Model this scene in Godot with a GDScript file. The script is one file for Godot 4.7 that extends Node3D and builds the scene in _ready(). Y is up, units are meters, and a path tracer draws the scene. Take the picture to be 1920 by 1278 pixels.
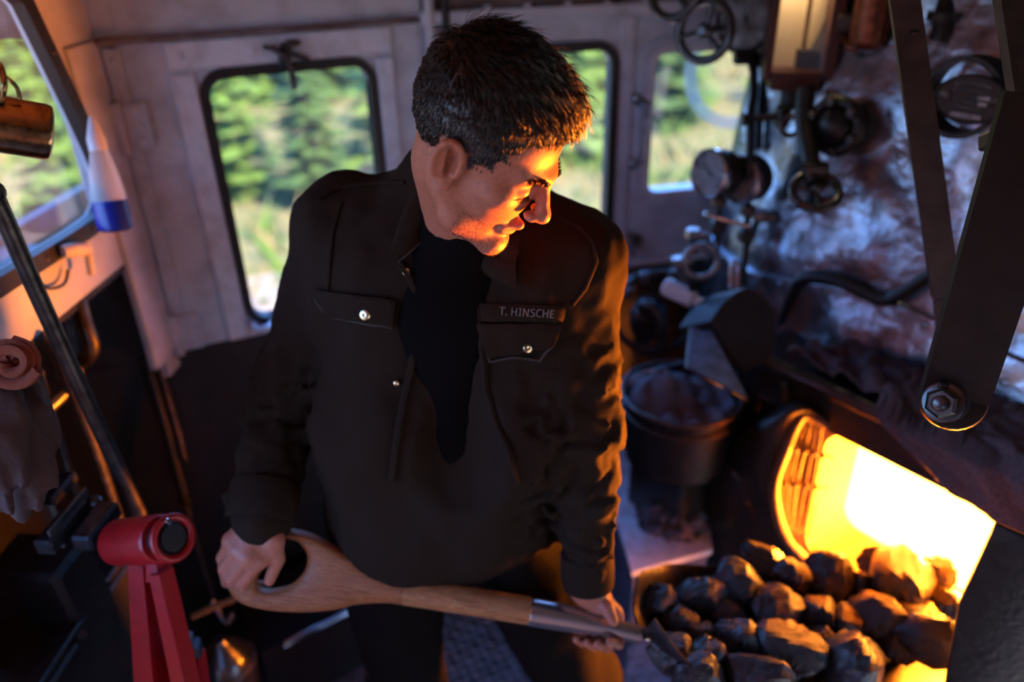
extends Node3D
# The cab of a steam locomotive: a fireman in a dark jacket swings a shovel of coal towards the open firehole.
# Loco runs along +x, the side door stands in the wall at z = -1.75, the boiler at x > 1.1. Units are metres.

const FOCAL := 1430.0          # in pixels of the 1920 x 1278 frame
var eye := Transform3D()       # where the camera stands
var boiler := Transform3D()    # boiler frame: x into the boiler, y up, z along the backhead towards the driver's side
var front := Transform3D()     # front part of the side wall: x along it, z into the cab
var rear := Transform3D()      # rear wall: x towards the corner with the side wall, z into the cab
var M := {}

func _ready() -> void:
	# camera
	var c := Camera3D.new()
	c.name = "camera"
	add_child(c)
	var lens := CameraAttributesPhysical.new()
	lens.frustum_focal_length = 24.0 * FOCAL / 1278.0
	lens.exposure_aperture = 1.7
	lens.frustum_focus_distance = 0.92
	lens.frustum_near = 0.02
	lens.frustum_far = 400.0
	c.attributes = lens
	c.fov = rad_to_deg(2.0 * atan(639.0 / FOCAL))
	c.near = 0.02
	c.far = 400.0
	c.position = Vector3(0, 1.8, 0)
	c.rotation_order = EULER_ORDER_YXZ
	c.rotation_degrees = Vector3(-28.7, -25.0, -1.3)
	c.current = true
	eye = c.transform
	# daylight: a hazy, cool sky that comes in through the windows and the open gangway
	var env := Environment.new()
	env.background_mode = Environment.BG_SKY
	var sky := ProceduralSkyMaterial.new()
	sky.sky_top_color = Color(0.36, 0.58, 0.96)
	sky.sky_horizon_color = Color(0.62, 0.80, 1.0)
	sky.ground_bottom_color = Color(0.16, 0.19, 0.14)
	sky.ground_horizon_color = Color(0.5, 0.56, 0.55)
	sky.energy_multiplier = 10.5
	var s := Sky.new()
	s.sky_material = sky
	env.sky = s
	env.tonemap_mode = Environment.TONE_MAPPER_LINEAR
	env.tonemap_exposure = 1.0
	env.sdfgi_enabled = true
	env.ssao_enabled = true
	env.ssil_enabled = true
	var we := WorldEnvironment.new()
	we.name = "surroundings"
	we.environment = env
	add_child(we)
	# hazy sun high over the driver's side: it lights the trees, the roof keeps it out of the cab
	var sun := DirectionalLight3D.new()
	sun.name = "sun"
	sun.light_color = Color(1.0, 0.93, 0.74)
	sun.light_energy = 11.0
	sun.light_angular_distance = 4.0
	sun.sky_mode = DirectionalLight3D.SKY_MODE_LIGHT_ONLY
	sun.shadow_enabled = true
	sun.rotation_degrees = Vector3(-52, 28, 0)
	add_child(sun)
	boiler = Transform3D(Basis(Vector3(0.977, 0, -0.21).normalized(), Vector3.UP, Vector3(0.21, 0, 0.977).normalized()), Vector3(1.108, 0, -1.111))
	var a := deg_to_rad(12.0)
	front = Transform3D(Basis(Vector3(cos(a), 0, sin(a)), Vector3.UP, Vector3(-sin(a), 0, cos(a))), Vector3(0.635, 0, -1.75))
	rear = Transform3D(Basis(Vector3(0.46, 0, -0.887).normalized(), Vector3.UP, Vector3(0.887, 0, 0.46).normalized()), Vector3(-0.05, 0, -1.75))
	make_materials()
	build_cab()
	build_outside()
	build_boiler()
	build_fire()
	build_fittings()
	build_rear_left()
	build_person()
	build_shovel()

# a point seen at a pixel of the frame, at a given depth along the camera's axis
func P(px: float, py: float, depth: float) -> Vector3:
	return eye * Vector3((px - 960.0) / FOCAL * depth, -(py - 639.0) / FOCAL * depth, -depth)

# the point of a plane seen at that pixel; the plane is local z = off (or x = off for the boiler) of a frame
func on_plane(px: float, py: float, normal: Vector3, through: Vector3) -> Vector3:
	var d := P(px, py, 1.0) - eye.origin
	return eye.origin + d * (normal.dot(through - eye.origin) / normal.dot(d))

func on_boiler(px: float, py: float, u: float) -> Vector3:
	return on_plane(px, py, boiler.basis.x, boiler * Vector3(u, 0, 0))

func on_wall(px: float, py: float, z := -1.75) -> Vector3:
	return on_plane(px, py, Vector3(0, 0, 1), Vector3(0, 0, z))

func on_front(px: float, py: float, off := 0.0) -> Vector3:
	return on_plane(px, py, front.basis.z, front * Vector3(0, 0, off))

func on_rear(px: float, py: float, off := 0.0) -> Vector3:
	return on_plane(px, py, rear.basis.z, rear * Vector3(0, 0, off))

func make_materials() -> void:
	M.grey_paint = patterned(Color(0.74, 0.765, 0.80), 0.45, 0.0, "paint", 1.7, Color(0.86, 0.85, 0.84), Color(1, 1, 1), 0.03, 0.012)
	M.white_paint = patterned(Color(0.80, 0.815, 0.84), 0.42, 0.0, "paint", 2.3, Color(0.86, 0.84, 0.83), Color(1, 1, 1), 0.03, 0.012)
	M.roof_paint = patterned(Color(0.47, 0.43, 0.42), 0.6, 0.0, "soot", 1.2, Color(0.5, 0.45, 0.42), Color(1, 1, 1), 0.03, 0.015)
	M.dark_panel = patterned(Color(0.085, 0.062, 0.055), 0.5, 0.0, "soot", 2.0, Color(0.5, 0.45, 0.42), Color(1, 1, 1), 0.06, 0.015)
	M.rubber = mat(Color(0.06, 0.055, 0.055), 0.5)
	M.glass = mat(Color(0.9, 0.96, 1.0, 0.04), 0.02)
	M.glass.transparency = BaseMaterial3D.TRANSPARENCY_ALPHA
	M.frosted = mat(Color(0.80, 0.90, 1.0, 0.30), 0.5)
	M.frosted.transparency = BaseMaterial3D.TRANSPARENCY_ALPHA
	M.black_gloss = patterned(Color(0.10, 0.10, 0.105), 0.3, 0.0, "soot", 3.0, Color(0.6, 0.55, 0.5), Color(1, 1, 1), 0.05, 0.015)
	M.black_gloss.clearcoat_enabled = true
	M.black_gloss.clearcoat = 0.5
	M.black_gloss.clearcoat_roughness = 0.15
	M.backhead = patterned(Color(0.54, 0.57, 0.62), 0.27, 0.92, "soot", 2.0, Color(0.55, 0.5, 0.48), Color(1, 1, 1), 0.18, 0.015)
	M.backhead.clearcoat_enabled = true
	M.backhead.clearcoat = 0.8
	M.backhead.clearcoat_roughness = 0.22
	M.black_iron = patterned(Color(0.105, 0.096, 0.096), 0.45, 0.2, "soot", 4.0, Color(0.55, 0.48, 0.45), Color(1, 1, 1), 0.08, 0.015)
	M.cast_iron = patterned(Color(0.125, 0.115, 0.11), 0.42, 0.25, "soot", 5.0, Color(0.5, 0.45, 0.42), Color(1, 1, 1), 0.12, 0.02)
	M.steel = patterned(Color(0.55, 0.55, 0.56), 0.3, 0.9, "steel", 3.0, Color(0.55, 0.5, 0.48), Color(1, 1, 1), 0.04, 0.02)
	M.dull_steel = patterned(Color(0.34, 0.32, 0.31), 0.42, 0.8, "steel", 3.0, Color(0.5, 0.42, 0.38), Color(1, 1, 1), 0.06, 0.02)
	M.bright_steel = mat(Color(0.78, 0.78, 0.8), 0.18, 1.0)
	M.brass = patterned(Color(0.75, 0.52, 0.20), 0.25, 1.0, "steel", 4.0, Color(0.6, 0.5, 0.4), Color(1, 1, 1), 0.03, 0.02)
	M.worn_lever = patterned(Color(0.27, 0.22, 0.20), 0.42, 0.4, "steel", 2.0, Color(0.55, 0.48, 0.45), Color(1, 1, 1), 0.05, 0.02)
	M.red = patterned(Color(0.62, 0.06, 0.08), 0.4, 0.0, "paint", 5.0, Color(0.55, 0.5, 0.5), Color(1, 1, 1), 0.05, 0.012)
	M.dial = mat(Color(0.95, 0.95, 0.93), 0.5)
	M.dial_ink = mat(Color(0.05, 0.05, 0.06), 0.5)
	M.skin = patterned(Color(0.66, 0.42, 0.325), 0.52, 0.0, "skin", 9.0, Color(0.88, 0.80, 0.78), Color(1, 1, 1), 0.02, 0.03)
	M.skin.subsurf_scatter_enabled = true
	M.skin.subsurf_scatter_strength = 0.12
	M.hair = mat(Color(0.105, 0.07, 0.05), 0.38)
	M.brow = mat(Color(0.14, 0.09, 0.06), 0.5)
	M.lip = mat(Color(0.66, 0.38, 0.32), 0.45)
	M.jacket = patterned(Color(0.165, 0.128, 0.10), 0.85, 0.0, "weave", 14.0, Color(0.8, 0.8, 0.8), Color(1, 1, 1), 0.03, 0.05)
	M.shirt = mat(Color(0.055, 0.045, 0.042), 0.9)
	M.trousers = patterned(Color(0.085, 0.07, 0.06), 0.9, 0.0, "weave", 12.0, Color(0.75, 0.75, 0.75), Color(1, 1, 1), 0.03, 0.05)
	for cloth in [M.jacket, M.shirt, M.trousers]:
		cloth.metallic_specular = 0.15
	M.thread = mat(Color(0.20, 0.175, 0.155), 0.8)
	M.lettering = mat(Color(0.42, 0.40, 0.38), 0.8)
	M.button = mat(Color(0.80, 0.72, 0.55), 0.22, 1.0)
	M.leather = mat(Color(0.06, 0.05, 0.05), 0.5)
	M.coal = patterned(Color(0.11, 0.095, 0.088), 0.5, 0.0, "coal", 10.0, Color(0.45, 0.4, 0.4), Color(1, 1, 1), 0.25, 0.03)
	M.coal.clearcoat_enabled = true
	M.coal.clearcoat = 0.35
	M.coal.clearcoat_roughness = 0.35
	M.cloth_grey = patterned(Color(0.36, 0.34, 0.37), 0.95, 0.0, "weave", 10.0, Color(0.7, 0.7, 0.7), Color(1, 1, 1), 0.05, 0.05)
	M.cloth_brown = patterned(Color(0.34, 0.25, 0.24), 0.95, 0.0, "weave", 10.0, Color(0.7, 0.65, 0.6), Color(1, 1, 1), 0.05, 0.05)
	M.cloth_rust = patterned(Color(0.46, 0.20, 0.09), 0.95, 0.0, "weave", 10.0, Color(0.7, 0.6, 0.55), Color(1, 1, 1), 0.05, 0.05)
	M.glove = patterned(Color(0.25, 0.165, 0.15), 0.85, 0.0, "weave", 8.0, Color(0.65, 0.6, 0.55), Color(1, 1, 1), 0.05, 0.05)
	M.firebrick = patterned(Color(0.72, 0.58, 0.42), 0.9, 0.0, "coal", 6.0, Color(0.7, 0.6, 0.5), Color(1, 1, 1), 0.3, 0.03)
	M.bottle = mat(Color(0.80, 0.86, 0.88, 0.45), 0.3)
	M.bottle.transparency = BaseMaterial3D.TRANSPARENCY_ALPHA
	M.blue_liquid = mat(Color(0.03, 0.14, 0.62), 0.25)
	M.needles = [mat(Color(0.17, 0.27, 0.07), 0.85), mat(Color(0.26, 0.36, 0.08), 0.85), mat(Color(0.10, 0.19, 0.06), 0.85)]
	for m in M.needles:
		m.backlight_enabled = true
		m.backlight = Color(0.20, 0.28, 0.08)
	M.bark = mat(Color(0.28, 0.21, 0.16), 0.9)
	M.meadow = patterned(Color(0.34, 0.33, 0.21), 0.95, 0.0, "meadow", 0.35, Color(0.45, 0.62, 0.35), Color(1, 0.96, 0.9), 0.0, 0.02)
	M.ballast = patterned(Color(0.50, 0.46, 0.43), 0.95, 0.0, "coal", 1.2, Color(0.7, 0.66, 0.62), Color(1, 1, 1), 0.5, 0.03)
	M.dark_lever = patterned(Color(0.17, 0.115, 0.09), 0.5, 0.3, "steel", 2.0, Color(0.55, 0.48, 0.45), Color(1, 1, 1), 0.05, 0.02)
	M.slot_shade = mat(Color(0.10, 0.08, 0.07), 0.95)  # shade between the grille bars, put into the colour of the baffle sheet
	M.firelit_iron = patterned(Color(0.42, 0.34, 0.28), 0.7, 0.2, "steel", 6.0, Color(0.6, 0.5, 0.45), Color(1, 1, 1), 0.1, 0.02)  # grille iron made paler: firelight on the bars put into the colour
	M.bunker_paint = patterned(Color(0.30, 0.31, 0.34), 0.6, 0.0, "soot", 1.5, Color(0.6, 0.56, 0.54), Color(1, 1, 1), 0.03, 0.015)
	M.straw = mat(Color(0.42, 0.37, 0.23), 0.9)
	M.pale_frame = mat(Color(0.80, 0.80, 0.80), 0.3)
	M.tread = patterned(Color(0.44, 0.44, 0.47), 0.42, 0.25, "steel", 2.0, Color(0.55, 0.5, 0.48), Color(1, 1, 1), 0.05, 0.02)
	M.cream = mat(Color(0.88, 0.80, 0.64), 0.6)
	M.mahogany = patterned(Color(0.30, 0.10, 0.06), 0.4, 0.0, "steel", 5.0, Color(0.6, 0.5, 0.5), Color(1, 1, 1), 0.03, 0.02)
	M.copper = patterned(Color(0.50, 0.30, 0.22), 0.35, 0.8, "steel", 4.0, Color(0.5, 0.42, 0.4), Color(1, 1, 1), 0.03, 0.02)
	M.bench_steel = patterned(Color(0.84, 0.86, 0.88), 0.3, 0.3, "paint", 3.0, Color(0.86, 0.84, 0.83), Color(1, 1, 1), 0.0, 0.012)
	M.tread_worn = mat(Color(0.74, 0.74, 0.76), 0.3, 0.6)
	M.slate_paint = patterned(Color(0.30, 0.33, 0.42), 0.5, 0.0, "soot", 3.0, Color(0.6, 0.55, 0.5), Color(1, 1, 1), 0.04, 0.015)
	M.cloth_towel = patterned(Color(0.30, 0.25, 0.26), 0.95, 0.0, "stripe", 18.0, Color(0.6, 0.58, 0.58), Color(1, 1, 1), 0.04, 0.012)
	M.mug = patterned(Color(0.62, 0.50, 0.34), 0.22, 1.0, "steel", 6.0, Color(0.5, 0.42, 0.35), Color(1, 1, 1), 0.03, 0.02)
	M.white_plastic = mat(Color(0.75, 0.77, 0.80), 0.4)
	M.vice_steel = patterned(Color(0.30, 0.31, 0.33), 0.28, 0.8, "steel", 4.0, Color(0.5, 0.45, 0.42), Color(1, 1, 1), 0.05, 0.02)
	M.shovel_steel = mat(Color(0.74, 0.72, 0.71), 0.27, 0.95)
	M.blade_steel = patterned(Color(0.26, 0.23, 0.22), 0.42, 0.8, "steel", 4.0, Color(0.45, 0.4, 0.38), Color(1, 1, 1), 0.05, 0.02)
	# ash wood: long grain along the shovel's axis (local x)
	var w := mat(Color(0.66, 0.45, 0.27), 0.55)
	w.albedo_texture = noise_tex("grain", 0.03, [[0.0, 0.42, 0.5, 0.58, 1.0], [Color(0.62, 0.48, 0.36), Color(0.80, 0.68, 0.55), Color(1, 1, 1), Color(0.78, 0.66, 0.52), Color(1, 0.95, 0.88)]], FastNoiseLite.TYPE_SIMPLEX_SMOOTH, 3)
	w.uv1_triplanar = true
	w.uv1_scale = Vector3(0.9, 16.0, 16.0)
	M.wood = w
	M.wood_pale = w.duplicate()
	M.wood_pale.albedo_color = Color(0.72, 0.55, 0.38)

# ---------------------------------------------------------------- shapes
class Shape:
	var v := PackedVector3Array()
	var n := PackedVector3Array()
	var i := PackedInt32Array()

	func put(pv: PackedVector3Array, tr: PackedInt32Array, crease := 40.0, closed := true) -> void:
		var nt := tr.size() / 3
		if closed:
			var vol := 0.0
			for t in nt:
				vol += pv[tr[3 * t]].dot(pv[tr[3 * t + 1]].cross(pv[tr[3 * t + 2]]))
			var mid := Vector3.ZERO
			for p in pv:
				mid += p
			mid /= pv.size()
			vol = 0.0
			for t in nt:
				vol += (pv[tr[3 * t]] - mid).dot((pv[tr[3 * t + 1]] - mid).cross(pv[tr[3 * t + 2]] - mid))
			if vol < 0.0:
				for t in nt:
					var s := tr[3 * t + 1]
					tr[3 * t + 1] = tr[3 * t + 2]
					tr[3 * t + 2] = s
		var fn := PackedVector3Array()
		fn.resize(nt)
		for t in nt:
			fn[t] = (pv[tr[3 * t + 1]] - pv[tr[3 * t]]).cross(pv[tr[3 * t + 2]] - pv[tr[3 * t]])
		var base := v.size()
		if crease >= 179.0:
			var vn := PackedVector3Array()
			vn.resize(pv.size())
			for t in nt:
				for k in 3:
					vn[tr[3 * t + k]] += fn[t]
			for k in pv.size():
				v.append(pv[k])
				n.append(vn[k].normalized())
			for t in nt:
				i.append(base + tr[3 * t])
				i.append(base + tr[3 * t + 2])
				i.append(base + tr[3 * t + 1])
			return
		var limit := cos(deg_to_rad(crease))
		var near: Array = []
		if crease > 0.5:
			near.resize(pv.size())
			for k in pv.size():
				near[k] = PackedInt32Array()
			for t in nt:
				for k in 3:
					near[tr[3 * t + k]].append(t)
		for t in nt:
			var me := fn[t].normalized()
			for k in [0, 2, 1]:
				var at: int = tr[3 * t + k]
				var nn := me
				if crease > 0.5:
					nn = Vector3.ZERO
					for o in near[at]:
						if fn[o].normalized().dot(me) > limit:
							nn += fn[o]
					nn = nn.normalized() if nn.length_squared() > 1e-20 else me
				v.append(pv[at])
				n.append(nn)
				i.append(v.size() - 1)

	func grid(pv: PackedVector3Array, cols: int, rows: int, wrap_c: bool, wrap_r: bool, extra := PackedInt32Array(), crease := 50.0, closed := true) -> void:
		var tr := PackedInt32Array()
		for r in (rows if wrap_r else rows - 1):
			for c in (cols if wrap_c else cols - 1):
				var a := r * cols + c
				var b := r * cols + (c + 1) % cols
				var d := ((r + 1) % rows) * cols + c
				var e := ((r + 1) % rows) * cols + (c + 1) % cols
				tr.append_array(PackedInt32Array([a, b, e, a, e, d]))
		tr.append_array(extra)
		put(pv, tr, crease, closed)

	func box(t: Transform3D, size: Vector3, bevel := 0.002) -> Shape:
		var h := size / 2.0
		bevel = minf(bevel, minf(h.x, minf(h.y, h.z)) * 0.9)
		var pv := PackedVector3Array()
		for sx in [-1, 1]:
			for sy in [-1, 1]:
				for sz in [-1, 1]:
					pv.append(t * Vector3(sx * h.x, sy * (h.y - bevel), sz * (h.z - bevel)))
					pv.append(t * Vector3(sx * (h.x - bevel), sy * h.y, sz * (h.z - bevel)))
					pv.append(t * Vector3(sx * (h.x - bevel), sy * (h.y - bevel), sz * h.z))
		var tr := PackedInt32Array()
		var id := func(sx, sy, sz, k): return ((sx * 2 + sy) * 2 + sz) * 3 + k
		var cen := t.origin
		var quads := []
		for s in 2:
			quads.append([id.call(s, 0, 0, 0), id.call(s, 1, 0, 0), id.call(s, 1, 1, 0), id.call(s, 0, 1, 0)])
			quads.append([id.call(0, s, 0, 1), id.call(1, s, 0, 1), id.call(1, s, 1, 1), id.call(0, s, 1, 1)])
			quads.append([id.call(0, 0, s, 2), id.call(1, 0, s, 2), id.call(1, 1, s, 2), id.call(0, 1, s, 2)])
			for q in 2:
				quads.append([id.call(s, q, 0, 0), id.call(s, q, 1, 0), id.call(s, q, 1, 1), id.call(s, q, 0, 1)])
				quads.append([id.call(s, 0, q, 0), id.call(s, 1, q, 0), id.call(s, 1, q, 2), id.call(s, 0, q, 2)])
				quads.append([id.call(0, s, q, 1), id.call(1, s, q, 1), id.call(1, s, q, 2), id.call(0, s, q, 2)])
				for z in 2:
					quads.append([id.call(s, q, z, 0), id.call(s, q, z, 1), id.call(s, q, z, 2)])
		for q in quads:
			var a := pv[q[0]]
			var nn := (pv[q[1]] - a).cross(pv[q[2]] - a)
			if nn.dot(a - cen) < 0.0:
				q.reverse()
			tr.append_array(PackedInt32Array([q[0], q[1], q[2]]))
			if q.size() == 4:
				tr.append_array(PackedInt32Array([q[0], q[2], q[3]]))
		put(pv, tr, 0.0, false)
		return self

	func tube(path: PackedVector3Array, radii, sides := 10, caps := true, loop := false, squash := 1.0) -> Shape:
		var m := path.size()
		var pv := PackedVector3Array()
		var side := Vector3.ZERO
		for k in m:
			var fwd := (path[(k + 1) % m] - path[(k - 1 + m) % m]) if loop else (path[mini(k + 1, m - 1)] - path[maxi(k - 1, 0)])
			fwd = fwd.normalized()
			if k == 0:
				side = fwd.cross(Vector3.UP)
				if side.length() < 0.1:
					side = fwd.cross(Vector3.RIGHT)
			side = (side - fwd * side.dot(fwd)).normalized()
			var up := side.cross(fwd)
			var r: float = radii[k] if radii is Array or radii is PackedFloat32Array else radii
			for s in sides:
				var ang := TAU * s / sides
				pv.append(path[k] + side * cos(ang) * r + up * sin(ang) * r * squash)
		var extra := PackedInt32Array()
		if caps and not loop:
			for e in 2:
				var b: int = 0 if e == 0 else (m - 1) * sides
				pv.append(path[0] if e == 0 else path[m - 1])
				for s in sides:
					if e == 0:
						extra.append_array(PackedInt32Array([pv.size() - 1, b + (s + 1) % sides, b + s]))
					else:
						extra.append_array(PackedInt32Array([pv.size() - 1, b + s, b + (s + 1) % sides]))
		grid(pv, sides, m, true, loop, extra, 50.0, caps or loop)
		return self

	# profile: x = radius, y = height along the local y axis
	func lathe(t: Transform3D, profile: PackedVector2Array, sides := 20, crease := 40.0, closed := true) -> Shape:
		var pv := PackedVector3Array()
		for p in profile:
			for s in sides:
				var ang := TAU * s / sides
				pv.append(t * Vector3(cos(ang) * p.x, p.y, sin(ang) * p.x))
		var extra := PackedInt32Array()
		var m := profile.size()
		if closed:
			for e in 2:
				var b: int = 0 if e == 0 else (m - 1) * sides
				pv.append(t * Vector3(0, profile[0].y if e == 0 else profile[m - 1].y, 0))
				for s in sides:
					if e == 0:
						extra.append_array(PackedInt32Array([pv.size() - 1, b + (s + 1) % sides, b + s]))
					else:
						extra.append_array(PackedInt32Array([pv.size() - 1, b + s, b + (s + 1) % sides]))
		grid(pv, sides, m, true, false, extra, crease, closed)
		return self

	func torus(t: Transform3D, big: float, small: float, seg := 28, sides := 10, squash := 1.0) -> Shape:
		var pv := PackedVector3Array()
		for k in seg:
			var a := TAU * k / seg
			for s in sides:
				var b := TAU * s / sides
				pv.append(t * Vector3(cos(a) * (big + cos(b) * small), sin(b) * small * squash, sin(a) * (big + cos(b) * small)))
		grid(pv, sides, seg, true, true, PackedInt32Array(), 180.0)
		return self

	func ball(t: Transform3D, radii: Vector3, seg := 16, rows := 10) -> Shape:
		var pv := PackedVector3Array()
		for r in rows + 1:
			var a := PI * clampf(r / float(rows), 0.004, 0.996)
			for s in seg:
				var b := TAU * s / seg
				pv.append(t * Vector3(radii.x * sin(a) * cos(b), radii.y * cos(a), radii.z * sin(a) * sin(b)))
		grid(pv, seg, rows + 1, true, false, PackedInt32Array(), 180.0)
		return self

	# polygon in local xy, drawn out along local z from 0 to depth
	func prism(t: Transform3D, poly: PackedVector2Array, depth: float, crease := 30.0) -> Shape:
		var idx := Geometry2D.triangulate_polygon(poly)
		var m := poly.size()
		var pv := PackedVector3Array()
		for z in [0.0, depth]:
			for p in poly:
				pv.append(t * Vector3(p.x, p.y, z))
		if Geometry2D.is_polygon_clockwise(poly) == (depth > 0.0):
			var r := PackedInt32Array(idx)
			idx = r
		var ccw := not Geometry2D.is_polygon_clockwise(poly)
		var tr := PackedInt32Array()
		for k in range(0, idx.size(), 3):
			var a := poly[idx[k]]
			var up := (poly[idx[k + 1]] - a).cross(poly[idx[k + 2]] - a) > 0.0
			var x := idx[k]
			var y := idx[k + 1] if up else idx[k + 2]
			var z2 := idx[k + 2] if up else idx[k + 1]
			tr.append_array(PackedInt32Array([x + m, y + m, z2 + m, x, z2, y]))
		for k in m:
			var q := (k + 1) % m
			if ccw:
				tr.append_array(PackedInt32Array([k, q, q + m, k, q + m, k + m]))
			else:
				tr.append_array(PackedInt32Array([k, q + m, q, k, k + m, q + m]))
		put(pv, tr, crease, true)
		return self

	# flat plate round a hole: rect (x0, y0, x1, y1) in local xy, hole points ordered round, thickness along local -z
	func plate(t: Transform3D, x0: float, y0: float, x1: float, y1: float, hole: PackedVector2Array, thick: float) -> Shape:
		var m := hole.size()
		var mid := Vector2.ZERO
		for p in hole:
			mid += p
		mid /= m
		var outer := PackedVector2Array()
		for p in hole:
			var d := p - mid
			var k := INF
			if d.x > 1e-9:
				k = minf(k, (x1 - mid.x) / d.x)
			if d.x < -1e-9:
				k = minf(k, (x0 - mid.x) / d.x)
			if d.y > 1e-9:
				k = minf(k, (y1 - mid.y) / d.y)
			if d.y < -1e-9:
				k = minf(k, (y0 - mid.y) / d.y)
			outer.append(mid + d * k)
		for c in [Vector2(x0, y0), Vector2(x0, y1), Vector2(x1, y0), Vector2(x1, y1)]:
			var best := 0
			for k in m:
				if (outer[k] - c).length() < (outer[best] - c).length():
					best = k
			outer[best] = c
		var pv := PackedVector3Array()
		for z in [0.0, -thick]:
			for ring in [hole, outer]:
				for p in ring:
					pv.append(t * Vector3(p.x, p.y, z))
		var tr := PackedInt32Array()
		var order := [0, m, 3 * m, 2 * m]
		for k in m:
			var q := (k + 1) % m
			for o in 4:
				var a: int = order[o]
				var b: int = order[(o + 1) % 4]
				tr.append_array(PackedInt32Array([a + k, b + k, b + q, a + k, b + q, a + q]))
		put(pv, tr, 30.0, true)
		return self

	# a sheet of cloth or metal from a grid of points, thickened along its normals
	func sheet(pv: PackedVector3Array, cols: int, rows: int, thick: float, crease := 180.0) -> Shape:
		var nn := PackedVector3Array()
		nn.resize(pv.size())
		for r in rows:
			for c in cols:
				var a := pv[r * cols + mini(c + 1, cols - 1)] - pv[r * cols + maxi(c - 1, 0)]
				var b := pv[mini(r + 1, rows - 1) * cols + c] - pv[maxi(r - 1, 0) * cols + c]
				nn[r * cols + c] = a.cross(b).normalized()
		var all := PackedVector3Array(pv)
		for k in pv.size():
			all.append(pv[k] - nn[k] * thick)
		var m := pv.size()
		var tr := PackedInt32Array()
		for r in rows - 1:
			for c in cols - 1:
				var a := r * cols + c
				tr.append_array(PackedInt32Array([a, a + 1, a + cols + 1, a, a + cols + 1, a + cols]))
				tr.append_array(PackedInt32Array([m + a, m + a + cols + 1, m + a + 1, m + a, m + a + cols, m + a + cols + 1]))
		var rim := PackedInt32Array()
		for c in cols:
			rim.append(c)
		for r in range(1, rows):
			rim.append(r * cols + cols - 1)
		for c in range(cols - 2, -1, -1):
			rim.append((rows - 1) * cols + c)
		for r in range(rows - 2, 0, -1):
			rim.append(r * cols)
		for k in rim.size():
			var a := rim[k]
			var b := rim[(k + 1) % rim.size()]
			tr.append_array(PackedInt32Array([a, m + a, m + b, a, m + b, b]))
		put(all, tr, crease, false)
		return self

	func mesh() -> ArrayMesh:
		var arrays := []
		arrays.resize(Mesh.ARRAY_MAX)
		arrays[Mesh.ARRAY_VERTEX] = v
		arrays[Mesh.ARRAY_NORMAL] = n
		arrays[Mesh.ARRAY_INDEX] = i
		var am := ArrayMesh.new()
		am.add_surface_from_arrays(Mesh.PRIMITIVE_TRIANGLES, arrays)
		return am


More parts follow.
